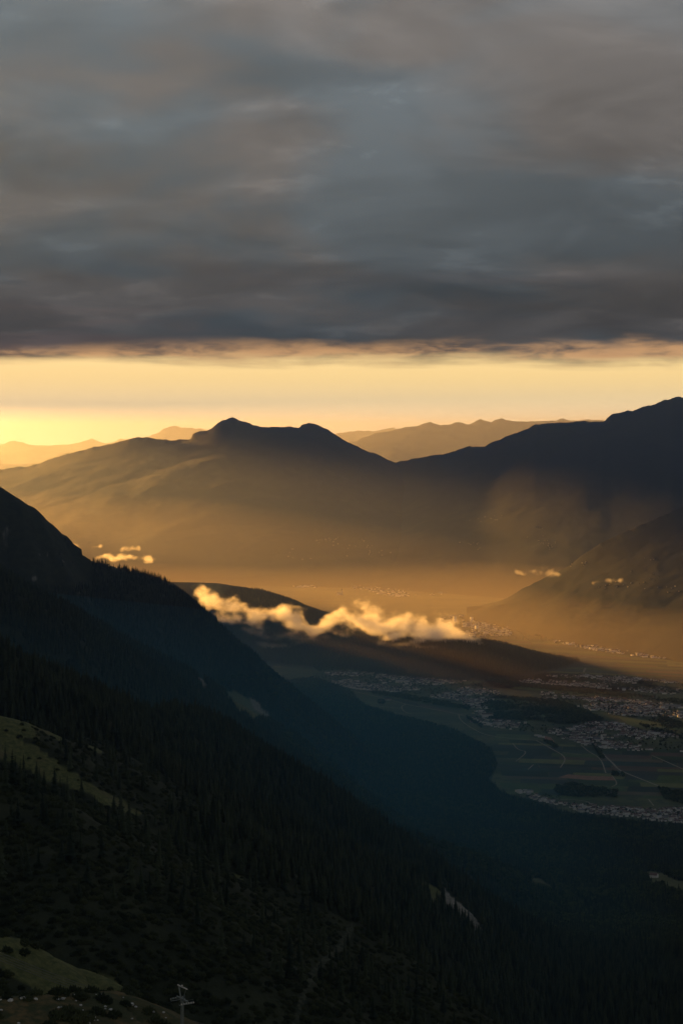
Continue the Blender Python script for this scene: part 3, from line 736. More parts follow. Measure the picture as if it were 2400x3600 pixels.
def wood_points(poly, per, clump=None, thr=0.0):
    clump = clump or 55; thr = thr or -.1
    g = ground(*np.array(poly, float).T); x0, y0 = g[:, :2].min(0); x1, y1 = g[:, :2].max(0)
    n = int((x1 - x0) * (y1 - y0) / per); x = x0 + rng.random(n) * (x1 - x0); y = y0 + rng.random(n) * (y1 - y0)
    m = in_poly(x, y, [tuple(p[:2]) for p in g])
    if clump: m &= fbm(x, y, clump, 3) + .15 * rng.standard_normal(n) > thr
    return np.stack([x[m], y[m], 0 * x[m] - .3], -1)
WOODS = [([(1690,2480),(1740,2448),(1800,2452),(1960,2462),(2080,2508),(2140,2545),(2080,2562),(1960,2545),(1880,2535),(1760,2540),(1700,2520)], 75, 200, -.12),
 ([(1940,2778),(1960,2764),(2020,2758),(2170,2783),(2165,2806),(2050,2806),(1970,2798)], 60, None, 0), ([(2310,2768),(2400,2788),(2520,2800),(2520,2845),(2400,2832),(2330,2808)], 60, 120, -.2),
 ([(1300,2432),(1400,2440),(1560,2468),(1650,2485),(1650,2498),(1540,2482),(1400,2455),(1310,2440)], 60, None, 0), ([(2080,2622),(2100,2630),(2125,2668),(2112,2672)], 60, None, 0),
 ([(2150,2716),(2200,2722),(2195,2732),(2150,2728)], 60, None, 0), ([(1960,2375),(2100,2395),(2400,2432),(2400,2442),(2100,2408),(1960,2390)], 110, 160, -.05),
 ([(1750,2395),(1860,2405),(2200,2440),(2400,2462),(2400,2475),(2200,2455),(1860,2420),(1750,2410)], 100, 160, -.1), ([(2200,2520),(2330,2520),(2400,2545),(2400,2600),(2280,2570)], 90, 150, .05),
 ([(1100,2345),(1350,2335),(1600,2350),(1780,2395),(1780,2410),(1600,2372),(1350,2352),(1120,2362)], 70, None, 0), ([(1900,2600),(1940,2612),(1960,2630),(1948,2632)], 70, None, 0), ([(1780,2815),(1990,2868),(2390,2915),(2390,2930),(1960,2890),(1780,2840)], 60, None, 0),
 ([(1330,2462),(1350,2466),(1350,2476),(1328,2474)], 60, None, 0), ([(1640,2520),(1700,2555),(1690,2560),(1640,2530)], 60, None, 0)]
VW = np.concatenate([wood_points(*w) for w in WOODS])

# ------------------------------------------------------------------ houses
M_WALLS = [plain('white_render', (.62, .61, .58), var=.06, scale=.2), plain('cream_render', (.44, .43, .39), var=.06, scale=.2), plain('grey_render', (.30, .30, .30), var=.06, scale=.2)]
M_ROOFS = [plain('red_tile', (.11, .07, .06), var=.2, scale=.5), plain('brown_tile', (.08, .06, .05), var=.2, scale=.5), plain('grey_tile', (.11, .11, .115), var=.2, scale=.5), plain('pale_sheet_roof', (.28, .28, .28), var=.1, scale=.3)]
def wall_mesh(w, l, h, rh):
    a, b = w / 2, l / 2
    V = [(-a, -b, -2), (a, -b, -2), (a, b, -2), (-a, b, -2), (-a, -b, h), (a, -b, h), (a, b, h), (-a, b, h), (0, -b, h + rh), (0, b, h + rh)]
    me = bpy.data.meshes.new('wall'); me.from_pydata(V, [], [(0, 1, 5, 8, 4), (1, 2, 6, 5), (2, 3, 7, 9, 6), (3, 0, 4, 7), (4, 8, 9, 7), (5, 6, 9, 8)]); me.update(); return me
def roof_mesh(w, l, h, rh, e=.7, t=.3):
    a, b = w / 2, l / 2; k = rh / a; V = []
    for s in (-1, 1):
        y = s * (b + e)
        V += [(-a - e, y, h - e * k + .02), (0, y, h + rh + .02), (a + e, y, h - e * k + .02), (a + e, y, h - e * k + t), (0, y, h + rh + t), (-a - e, y, h - e * k + t)]
    me = bpy.data.meshes.new('roof'); me.from_pydata(V, [], [(0, 1, 4, 5), (1, 2, 3, 4), (11, 10, 7, 6), (10, 9, 8, 7)] + [(i, i + 6, (i + 1) % 6 + 6, (i + 1) % 6) for i in range(6)]); me.update()
    return me
DIMS = [(9, 12, 6, 2.6), (10, 14, 6.5, 2.8), (8.5, 10, 5.5, 2.4), (11, 18, 7.5, 3), (13, 24, 9, 2.6), (9, 16, 5, 2.2)]
def two(f, mats): 
    out = []
    for d in DIMS:
        row = []
        for m in mats:
            me = f(*d); me.materials.append(m); row.append(me)
        out.append(row)
    return out
WM = two(wall_mesh, M_WALLS); RM = two(roof_mesh, M_ROOFS)
def empty(name, loc, rz=0.0, label=None, category=None, group=None):
    o = bpy.data.objects.new(name, None); COL.objects.link(o); o.location = loc; o.rotation_euler = (0, 0, rz); o.empty_display_size = 1
    if label: o['label'] = label
    if category: o['category'] = category
    if group: o['group'] = group
    return o
VILLAGES = [  # outline in the picture, houses, streets' direction, label, group
 ('foot', [(1785,2778),(1850,2782),(1960,2800),(2020,2815),(2120,2835),(2300,2846),(2400,2838),(2480,2845),(2480,2915),(2400,2898),(2280,2885),(2150,2870),(2040,2856),(1990,2835),(1880,2818)], 210, 18,
   'pale gabled house in the nearest village at the dark forest edge', 'houses of the village at the forest edge'),
 ('middle', [(1640,2520),(1760,2535),(1900,2548),(2000,2560),(2080,2540),(2160,2540),(2260,2570),(2400,2580),(2480,2590),(2480,2650),(2330,2640),(2200,2640),(2080,2630),(1990,2600),(1880,2585),(1760,2560),(1650,2540)], 420, -12,
   'small pale house in the long village above the striped fields', 'houses of the village above the fields'),
 ('hill', [(1090,2382),(1160,2365),(1300,2356),(1500,2366),(1700,2412),(1760,2440),(1720,2472),(1560,2458),(1400,2436),(1250,2424),(1160,2402)], 620, 30,
   'tiny grey house in the shaded town under the cloud-wrapped hill', 'houses of the town under the cloud hill'),
 ('meadow', [(1620,2455),(1720,2480),(1700,2520),(1640,2505)], 60, 20, 'tiny grey house in the hamlet beside the long white hall', 'houses of the hamlet by the white hall'),
 ('belt', [(1900,2432),(2080,2448),(2300,2470),(2480,2490),(2480,2530),(2300,2520),(2150,2515),(2000,2478),(1900,2455)], 430, 5,
   'tiny house in the dusky brown town strip on the right', 'houses of the dusky town strip'),
 ('east', [(1750,2384),(1900,2376),(2100,2372),(2300,2392),(2480,2410),(2480,2450),(2300,2438),(2050,2415),(1850,2402)], 430, 5, 'tiny house in the brown town at the edge of the sunlight', 'houses of the town at the edge of the sunlight'),
]
HOUSES = []
PLACE = dict(foot='the village at the forest edge', middle='the village above the fields', hill='the shaded town', meadow='the hamlet by the hall', belt='the dusky town strip', east='the farther brown town')
hr = random.Random(9)
for key, poly, n, ang, lab, grp in VILLAGES:
    G = ground(*np.array(poly, float).T)[:, :2]; c0 = G.mean(0); ca, sa = math.cos(R(ang)), math.sin(R(ang))
    span = np.hypot(*(G - c0).T).max(); cand = []
    gx, gy = np.meshgrid(np.arange(-span, span, 19), np.arange(-span, span, 31)); gx = gx.ravel(); gy = gy.ravel()
    gx = gx + rng.normal(0, 2.5, len(gx)); gy = gy + rng.normal(0, 3.5, len(gy)) + 30 * fbm(gx, gy, 500, 2)
    wx = c0[0] + ca * gx - sa * gy; wy = c0[1] + sa * gx + ca * gy
    m = in_poly(wx, wy, [tuple(q) for q in G]); wx, wy = wx[m], wy[m]
    wz = np.maximum(near_height(wx, wy), 0); m = wz < 12; wx, wy, wz = wx[m], wy[m], wz[m]
    score = fbm(wx, wy, 330, 3) + .3 * rng.random(len(wx)); o = np.argsort(-score)[:n]
    got = [(float(wx[k]), float(wy[k]), float(wz[k])) for k in o]
    for g in got:
        HOUSES.append((g, R(ang + hr.choice((0, 90, 90)) + hr.uniform(-7, 7)), hr.choice((0, 0, 1, 1, 2, 2, 3, 5, 4)), hr.choice((0, 0, 0, 1, 2)), hr.choice((0, 0, 1, 1, 2, 3)), lab, grp, key))
HOUSES.sort(key=lambda h: h[0][1])
def in_frame(g):
    px, py = pix(*g); return -20 < px < 2420
one = 0; rest = []
for h in HOUSES:
    g, rz, d, wm, rm, lab, grp, key = h
    if one < 300 and in_frame(g):
        one += 1
        px, py = pix(*g); xs = [q[0] for q in next(v[1] for v in VILLAGES if v[0] == key)]; f = (px - min(xs)) / (2400 - min(xs))
        part = ('left end', 'left half', 'middle', 'right half', 'right end')[min(4, int(f * 5))]
        l2 = '%s house with %s roof, %s of %s' % (('white', 'cream', 'grey')[wm], ('red', 'brown', 'grey', 'pale')[rm], part, PLACE[key])
        root = empty('house', (g[0], g[1], g[2]), rz, l2, 'house', grp)
        link('wall', WM[d][wm], None, root); link('roof', RM[d][rm], None, root)
    else: rest.append(h)
M_SUNLIT_WHITE = plain('sunlit_white', (.78, .77, .73), var=.05, scale=.2)  # white render lightened so walls of the sunlit towns look lit
def house_mass(name, items, label, white=None):
    """far houses, too many and too small to pick apart: one mesh"""
    V = []; Fc = []; MI = []; mats = [white or M_WALLS[0]] + M_WALLS[1:] + M_ROOFS; cache = {}
    def data(me):
        if me.name not in cache:
            co = np.zeros(len(me.vertices) * 3, np.float32); me.vertices.foreach_get('co', co); cache[me.name] = (co.reshape(-1, 3), [tuple(p.vertices) for p in me.polygons])
        return cache[me.name]
    k = 0
    for (g, rz, d, wm, rm, s) in items:
        c, n = math.cos(rz), math.sin(rz)
        for me, mi in ((WM[d][wm], wm), (RM[d][rm], 3 + rm)):
            co, fs = data(me); q = co * s
            V.append(np.stack([g[0] + c * q[:, 0] - n * q[:, 1], g[1] + n * q[:, 0] + c * q[:, 1], g[2] + q[:, 2]], -1))
            Fc += [tuple(i + k for i in f) for f in fs]; MI += [mi] * len(fs); k += len(co)
    me = bpy.data.meshes.new(name); me.from_pydata(np.concatenate(V), [], Fc)
    for m in mats: me.materials.append(m)
    me.polygons.foreach_set('material_index', np.array(MI, np.int32)); me.update()
    link(name, me, None, kind='stuff', label=label, category='town')
house_mass('town_houses', [(h[0], h[1], h[2], h[3], h[4], 1.0) for h in rest], 'the many small houses of the shaded valley towns')
def far_town(polys, label):
    items = []
    for poly, n, smin, smax in polys:
        xs = [p[0] for p in poly]; ys = [p[1] for p in poly]; k = 0
        while k < n:
            p = (hr.uniform(min(xs), max(xs)), hr.uniform(min(ys), max(ys)))
            if not in_poly(np.array([p[0]]), np.array([p[1]]), poly)[0]: continue
            g = ground(*p); k += 1
            if fbm(np.array([g[0]]), np.array([g[1]]), 500, 3)[0] < -.12: continue
            items.append(((g[0], g[1], 0.0), R(hr.choice((12, 102)) + hr.uniform(-12, 12)), hr.randrange(6), hr.choice((0, 0, 0, 1, 2)), hr.choice((0, 1, 2, 3, 3)), hr.uniform(smin, smax)))
    house_mass('far_town', items, label, M_SUNLIT_WHITE)
far_town([([(1540,2170),(1700,2160),(1950,2165),(2150,2185),(2200,2215),(2050,2235),(1850,2235),(1650,2238),(1550,2215)], 1500, .7, 1.3), ([(1930,2255),(2100,2250),(2400,2280),(2480,2300),(2480,2330),(2250,2310),(2100,2290)], 900, .7, 1.3)], 'sunlit town on the golden valley floor beyond the hill')
far_town([([(1240,2040),(1400,2025),(1560,2050),(1560,2090),(1380,2100),(1240,2070)], 420, .8, 1.4), ([(2080,2190),(2400,2180),(2480,2200),(2480,2260),(2250,2240)], 600, .7, 1.3), ([(930,2040),(1120,2050),(1120,2070),(930,2058)], 60, 1, 1.6)], 'farther town dissolving in the golden haze')
# farms scattered over the far slopes
def slope_farms():
    from mathutils.bvhtree import BVHTree
    items = []
    for nm, poly, n in (('summit_massif', [(1150,1885),(1500,1890),(1500,1960),(1250,1955),(1000,1975),(960,1950)], 70), ('right_massif', [(1480,1880),(1720,1800),(1850,1830),(1990,1900),(1880,1960),(1500,1965)], 100), ('right_spur', [(1950,2000),(2080,1960),(2400,1960),(2400,2110),(2050,2120)], 40)):
        me = bpy.data.objects[nm].data; co = np.zeros(len(me.vertices) * 3, np.float32); me.vertices.foreach_get('co', co)
        tree = BVHTree.FromPolygons(co.reshape(-1, 3).tolist(), [tuple(q.vertices) for q in me.polygons])
        xs = [q[0] for q in poly]; ys = [q[1] for q in poly]; seeds = [(hr.uniform(min(xs), max(xs)), hr.uniform(min(ys), max(ys))) for _ in range(14)]
        for _ in range(n):
            q = hr.choice(seeds); q = (q[0] + hr.gauss(0, 34), q[1] + hr.gauss(0, 6))
            if not in_poly(np.array([q[0]]), np.array([q[1]]), poly)[0]: continue
            a, c = ray(*q); h = tree.ray_cast(Vector((0, 0, CAMZ)), Vector((a, 1, c)).normalized())
            if h[0] is not None: items.append(((h[0].x, h[0].y, h[0].z), hr.random() * 3, hr.randrange(6), hr.choice((1, 2, 2)), hr.choice((1, 2, 3)), hr.uniform(.4, .7)))
    house_mass('far_farms', items, 'pale specks of farms on the hazy far slopes')
slope_farms()
# trees among the houses
tv = []
for key, poly, n, *_ in VILLAGES: tv.append(wood_points(poly, 800 if key in ('hill', 'belt', 'east') else 900, 120, .0))
tv.append(wood_points([(1540,2170),(2150,2170),(2400,2250),(2480,2330),(1900,2260),(1560,2235)], 2600, 300, 0))
VW = np.concatenate([VW] + tv)
VWS = 6 + 10 * rng.random(len(VW))
scatter('valley_trees', VW, VWS, PC_BROAD, 'small dark woods and garden trees on the valley floor', 'trees', 1.15)

# forest on the two hills that rise from the valley
def hill_forest(hill, per, clump=None, thr=0):
    c = hill['crest']; x0, x1 = c[:, 0].min() - 500, c[:, 0].max() + 500; y0, y1 = c[:, 1].min() - 1100, c[:, 1].max() + 400
    n = int((x1 - x0) * (y1 - y0) / per); x = x0 + rng.random(n) * (x1 - x0); y = y0 + rng.random(n) * (y1 - y0)
    z = hill_height(x, y, hill); m = z > 6
    if clump: m &= fbm(x, y, clump, 4) > thr
    return np.stack([x[m], y[m], z[m] - .5], -1)
HF = np.concatenate([hill_forest(HILL_A, 95), hill_forest(HILL_B, 130, 900, -.06)])
scatter('hill_forest', HF, 16 + 12 * rng.random(len(HF)), PC_SPRUCE, 'dark forest covering the low hills in the valley', 'forest', 1.25)

# single buildings that stand out
def windows(root, w, l, h, n, side, size=(1.6, 2.0), zs=(3.0,)):
    me = bpy.data.meshes.new('window'); a, b = size
    me.from_pydata([(0, -a/2, -b/2), (0, a/2, -b/2), (0, a/2, b/2), (0, -a/2, b/2), (-.3, -a/2, -b/2), (-.3, a/2, -b/2), (-.3, a/2, b/2), (-.3, -a/2, b/2)], [], [(0,1,2,3),(7,6,5,4),(0,4,5,1),(1,5,6,2),(2,6,7,3),(3,7,4,0)]); me.update(); me.materials.append(M_PANE)
    for z in zs:
        for i in range(n):
            o = link('window', me, None, root); o.location = (side * (w / 2 + .08), -l / 2 + (i + .5) * l / n, z)
            if side < 0: o.rotation_euler = (0, 0, math.pi)
M_PANE = plain('window_glass', (.03, .035, .045), rough=.15, spec=.5)
def building(name, px, py, w, l, h, rh, rz, wm, rm, label, cat, z=0.0, loc=None, win=None):
    g = ground(px, py) if loc is None else loc
    root = empty(name, (float(g[0]), float(g[1]), float(g[2]) if loc is not None else z), R(rz), label, cat)
    a = wall_mesh(w, l, h, rh); a.materials.append(M_WALLS[wm]); link('wall', a, None, root)
    b = roof_mesh(w, l, h, rh); b.materials.append(M_ROOFS[rm]); link('roof', b, None, root)
    if win: windows(root, w, l, h, win[0], win[1], zs=win[2])
    if cat == 'tower block': a.materials[0] = M_SUNLIT_WHITE
    return root
building('assembly_hall', 1712, 2521, 18, 52, 14, 6, 84, 0, 0, 'long white hall with dark red roof standing above the village', 'hall', win=(9, -1, (4, 9)))
building('school_building', 1413, 2400, 30, 72, 12, 2.0, 80, 0, 3, 'large pale flat-roofed block in the shaded town under the cloud', 'building', win=(12, -1, (3, 7)))
building('barn', 1889, 2588, 9, 30, 5, 2, 62, 0, 3, 'left one of two narrow white sheds beside the village fields', 'shed')
building('barn', 1901, 2592, 9, 30, 5, 2, 62, 0, 3, 'right one of two narrow white sheds beside the brown field', 'shed')
building('warehouse', 2358, 2487, 55, 90, 11, 4, 84, 2, 2, 'wide grey warehouse roof at the right edge of the dusky town', 'warehouse')
building('farmhouse', 1342, 2470, 12, 26, 7, 3.5, 80, 0, 0, 'white farmhouse with red roof alone in the upper fields', 'farmhouse', win=(5, -1, (3,)))
building('farm_barn', 1362, 2462, 14, 34, 6, 4, 84, 2, 0, 'red-roofed farm barn behind the lone white farmhouse', 'barn')
for px, py, w, l, h, lab in ((1598, 2186, 20, 24, 40, 'tallest sunlit white tower block in the golden town'), (1657, 2181, 18, 30, 24, 'sunlit white tower block right of the tallest one'), (1675, 2211, 22, 40, 22, 'broad sunlit white apartment block just above the cloud end')):
    building('tower_block', px, py, w, l, h, 1.0, 12, 0, 3, lab, 'tower block', win=(5, -1, tuple(range(4, h - 2, 5))))
def church(px, py, s, rz, label):
    g = ground(px, py); root = empty('church', (float(g[0]), float(g[1]), 0), R(rz), label, 'church')
    a = wall_mesh(14 * s, 30 * s, 11 * s, 7 * s); a.materials.append(M_WALLS[0]); link('nave', a, None, root)
    b = roof_mesh(14 * s, 30 * s, 11 * s, 7 * s); b.materials.append(M_ROOFS[2]); link('roof', b, None, root)
    bm = bmesh.new(); bmesh.ops.create_cube(bm, size=1)
    for v in bm.verts: v.co = Vector((v.co.x * 7 * s, v.co.y * 7 * s - 19 * s, (v.co.z + .5) * 32 * s))
    me = bpy.data.meshes.new('tower'); bm.to_mesh(me); bm.free(); me.materials.append(M_WALLS[0]); t = link('tower', me, None, root)
    bm = bmesh.new(); bmesh.ops.create_cone(bm, segments=8, radius1=5 * s, radius2=.1, depth=18 * s, matrix=Matrix.Translation((0, -19 * s, 41 * s)))
    me = bpy.data.meshes.new('spire'); bm.to_mesh(me); bm.free(); me.materials.append(M_ROOFS[1]); link('spire', me, None, t)
church(2098, 2606, 1.0, 70, 'white church with pointed tower in the village above the fields')
church(1192, 2092, 1.3, 70, 'small church with pointed tower in the golden haze')

# chalet in the clearing on the lower right
p = hit(2297, 3086); print('CHALET', tuple(p))
building('chalet', 0, 0, 15, 20, 8, 4.5, 58, 0, 0, 'white chalet with red roof in the clearing at lower right', 'chalet', loc=p, win=(4, 1, (3, 6)))

# ------------------------------------------------------------------ boulders on the mound
M_STONE = plain('limestone', (.28, .29, .29), var=.35, scale=1.2)
def boulder_mesh(seed):
    bm = bmesh.new(); bmesh.ops.create_icosphere(bm, subdivisions=2, radius=1)
    r = random.Random(seed); off = Vector((r.random() * 50, r.random() * 50, 0))
    from mathutils import noise as mn
    for v in bm.verts:
        d = 1 + .38 * mn.noise(v.co * 1.1 + off) + .16 * mn.noise(v.co * 2.9 + off)
        v.co = Vector((v.co.x * 1.15, v.co.y, v.co.z * .72)) * d
    me = bpy.data.meshes.new('boulder'); bm.to_mesh(me); bm.free(); me.materials.append(M_STONE); return me
BM_ = [boulder_mesh(s) for s in range(5)]
STONES = [(100,575,22),(215,555,28),(270,552,12),(330,560,18),(10,565,12),(15,660,16),(540,565,18),(580,560,18),(600,548,10),(685,525,12),(705,540,10),(735,530,7),(765,543,9),(790,543,8),(700,573,9),(745,615,13),(565,632,9),(540,637,12),(935,520,14),(885,515,6),(970,627,14),(970,645,9),(1020,660,18),(1075,684,10),(1210,610,24),(1250,632,14),(1135,545,8),(1410,676,16),(1505,682,13),(540,738,12),(750,755,22),(838,740,10),(868,725,14),(900,752,8),(870,752,8),(1215,740,12),(1525,730,9),(175,780,14),(820,780,14),(765,660,8)]
NAMED = {28: 'largest pale boulder in the row at the left of the rocky mound', 24: 'big pale boulder alone at the right of the rocky mound', 22: None}
br = random.Random(3)
for cx, cyy, r in STONES:
    px, py = cx * .3827, 3300 + cyy * .3827
    p = hit(px, py, 450, 1200)
    s = r * .3827 * p.y / F * 1.05
    o = link('boulder', br.choice(BM_)); o.location = p + Vector((0, 0, s * .25)); o.scale = (s, s, s * br.uniform(.8, 1.1)); o.rotation_euler = (br.uniform(-.2, .2), br.uniform(-.2, .2), br.random() * 6.28)
    lab = NAMED.get(r)
    side = ('far left', 'left', 'middle', 'right', 'far right')[min(4, int(px / 120))]; row = 'upper' if cyy < 600 else 'lower'
    o['label'] = lab or '%s pale boulder in the %s %s part of the rocky mound' % ('medium' if r > 13 else 'small', row, side); o['category'] = 'boulder'
    if not lab: o['group'] = 'pale boulders strewn over the mound'

# ------------------------------------------------------------------ lift tower and ropes
M_STEEL = plain('galvanised_steel', (.085, .11, .115), rough=.5, spec=.5, metal=.3, var=.12, scale=2)
M_PALE = plain('weathered_white_paint', (.30, .31, .31), rough=.6)
M_RUBBER = plain('black_rubber', (.03, .03, .03)); M_ROPE = plain('steel_rope', (.1, .1, .1), rough=.5, spec=.4)
def tube(pts, r, seg=8, name='tube'):
    V = []; Fc = []; n = len(pts); P = [Vector(p) for p in pts]; rr = r if isinstance(r, (list, tuple)) else [r] * n
    for i in range(n):
        t = (P[min(i + 1, n - 1)] - P[max(i - 1, 0)]).normalized(); u = t.orthogonal().normalized() if abs(t.z) > .9 else t.cross(Vector((0, 0, 1))).normalized(); w = t.cross(u)
        for k in range(seg):
            a = 6.2832 * k / seg; V.append(tuple(P[i] + (u * math.cos(a) + w * math.sin(a)) * rr[i]))
    for i in range(n - 1):
        for k in range(seg): Fc.append((i * seg + k, i * seg + (k + 1) % seg, (i + 1) * seg + (k + 1) % seg, (i + 1) * seg + k))
    me = bpy.data.meshes.new(name); me.from_pydata(V, [], Fc + [tuple(range(seg - 1, -1, -1)), tuple(range((n - 1) * seg, n * seg))]); me.update(); return me
def box_mesh(c, s, name='box'):
    bm = bmesh.new(); bmesh.ops.create_cube(bm, size=1)
    for v in bm.verts: v.co = Vector((v.co.x * s[0] + c[0], v.co.y * s[1] + c[1], v.co.z * s[2] + c[2]))
    bmesh.ops.bevel(bm, geom=bm.edges[:], offset=min(s) * .12, segments=1, affect='EDGES')
    me = bpy.data.meshes.new(name); bm.to_mesh(me); bm.free(); return me
def lift_tower():
    D = 650.0; head = Vector(at(641, 3512, D)); gz = float(near_height(np.array([head.x]), np.array([head.y]))[0])
    H = head.z - gz
    root = empty('lift_tower', (head.x, head.y, gz), R(-57), 'grey steel ski lift tower with crossarm and wheels at bottom left', 'lift tower')
    link('mast', tube([(0, 0, -2), (0, 0, H * .5), (0, 0, H + .3)], [.78, .66, .5], 14), M_STEEL, root)
    link('foundation', box_mesh((0, 0, -.3), (2.6, 2.6, 1.4)), plain('concrete', (.35, .34, .32), var=.2), root)
    arm = link('crossarm', box_mesh((0, 0, H - .05), (7.4, .5, .55)), M_STEEL, root)
    gantry = link('service_beam', box_mesh((.2, 0, H + 4.0), (6.6, .34, .32)), M_PALE, root)
    link('hoist_block', box_mesh((-.1, 0, H + 4.4), (.45, .45, .5)), M_PALE, gantry)
    for sx, w in ((-1, .26), (1, .13)): link('beam_post', tube([(sx * .9, 0, H), (sx * 2.5 + .1, 0, H + 3.9)], w, 8), M_STEEL, root)
    wheel = tube([(-.09, 0, 0), (.09, 0, 0)], .27, 12); wheel.materials.append(M_PALE); tyre = tube([(-.06, 0, 0), (.06, 0, 0)], .34, 12); tyre.materials.append(M_RUBBER)
    for sx in (-1, 1):
        tr = link('sheave_train', box_mesh((sx * 3.5, 0, H - .55), (.22, 4.8, .3)), M_STEEL, root)
        for k in range(6):
            y = -2.2 + k * .88
            o = link('wheel', wheel, None, tr); o.location = (sx * 3.5 + sx * .22, y, H - .5 - .02 * (k - 2.5) ** 2)
        link('catwalk', box_mesh((sx * 3.0, 0, H - 1.0), (.7, 5.4, .08)), M_STEEL, root)
        for y in (-2.6, 0, 2.6): link('railing_post', tube([(sx * 2.7, y, H - 1), (sx * 2.7, y, H + .1)], .04, 6), M_STEEL, root)
        link('handrail', tube([(sx * 2.7, -2.6, H + .1), (sx * 2.7, 2.6, H + .1)], .045, 6), M_STEEL, root)
        link('hanger', tube([(sx * 3.4, 0, H + .2), (sx * 3.5, 0, H - .5)], .14, 8), M_STEEL, root)
    lad = []
    link('ladder_rail', tube([(.35, -.75, 0), (.35, -.62, H)], .05, 6), M_STEEL, root); link('ladder_rail', tube([(-.05, -.75, 0), (-.05, -.62, H)], .05, 6), M_STEEL, root)
    rung = tube([(-.05, 0, 0), (.35, 0, 0)], .03, 5); rung.materials.append(M_STEEL)
    for k in range(int(H / .6)): o = link('rung', rung, None, root); o.location = (0, -.75 + .13 * k * .6 / H, .5 + k * .6)
lift_tower()
ropes = ['uppermost', 'second', 'third', 'lowest']
for i in range(4):
    a = at(-200, 3262 + i * 9, 800.0); b = at(900, 3650 + i * 9, 830.0); P = []
    for k in range(25):
        t = k / 24; q = a + (b - a) * t; q[2] += 4 * 4.0 * (t * t - t) * .8; P.append(tuple(q))
    link('haul_rope', tube(P, .11, 5), M_ROPE, label='%s of the four thin lift ropes crossing the bottom left meadow' % ropes[i], category='rope', group='lift ropes over the meadow')

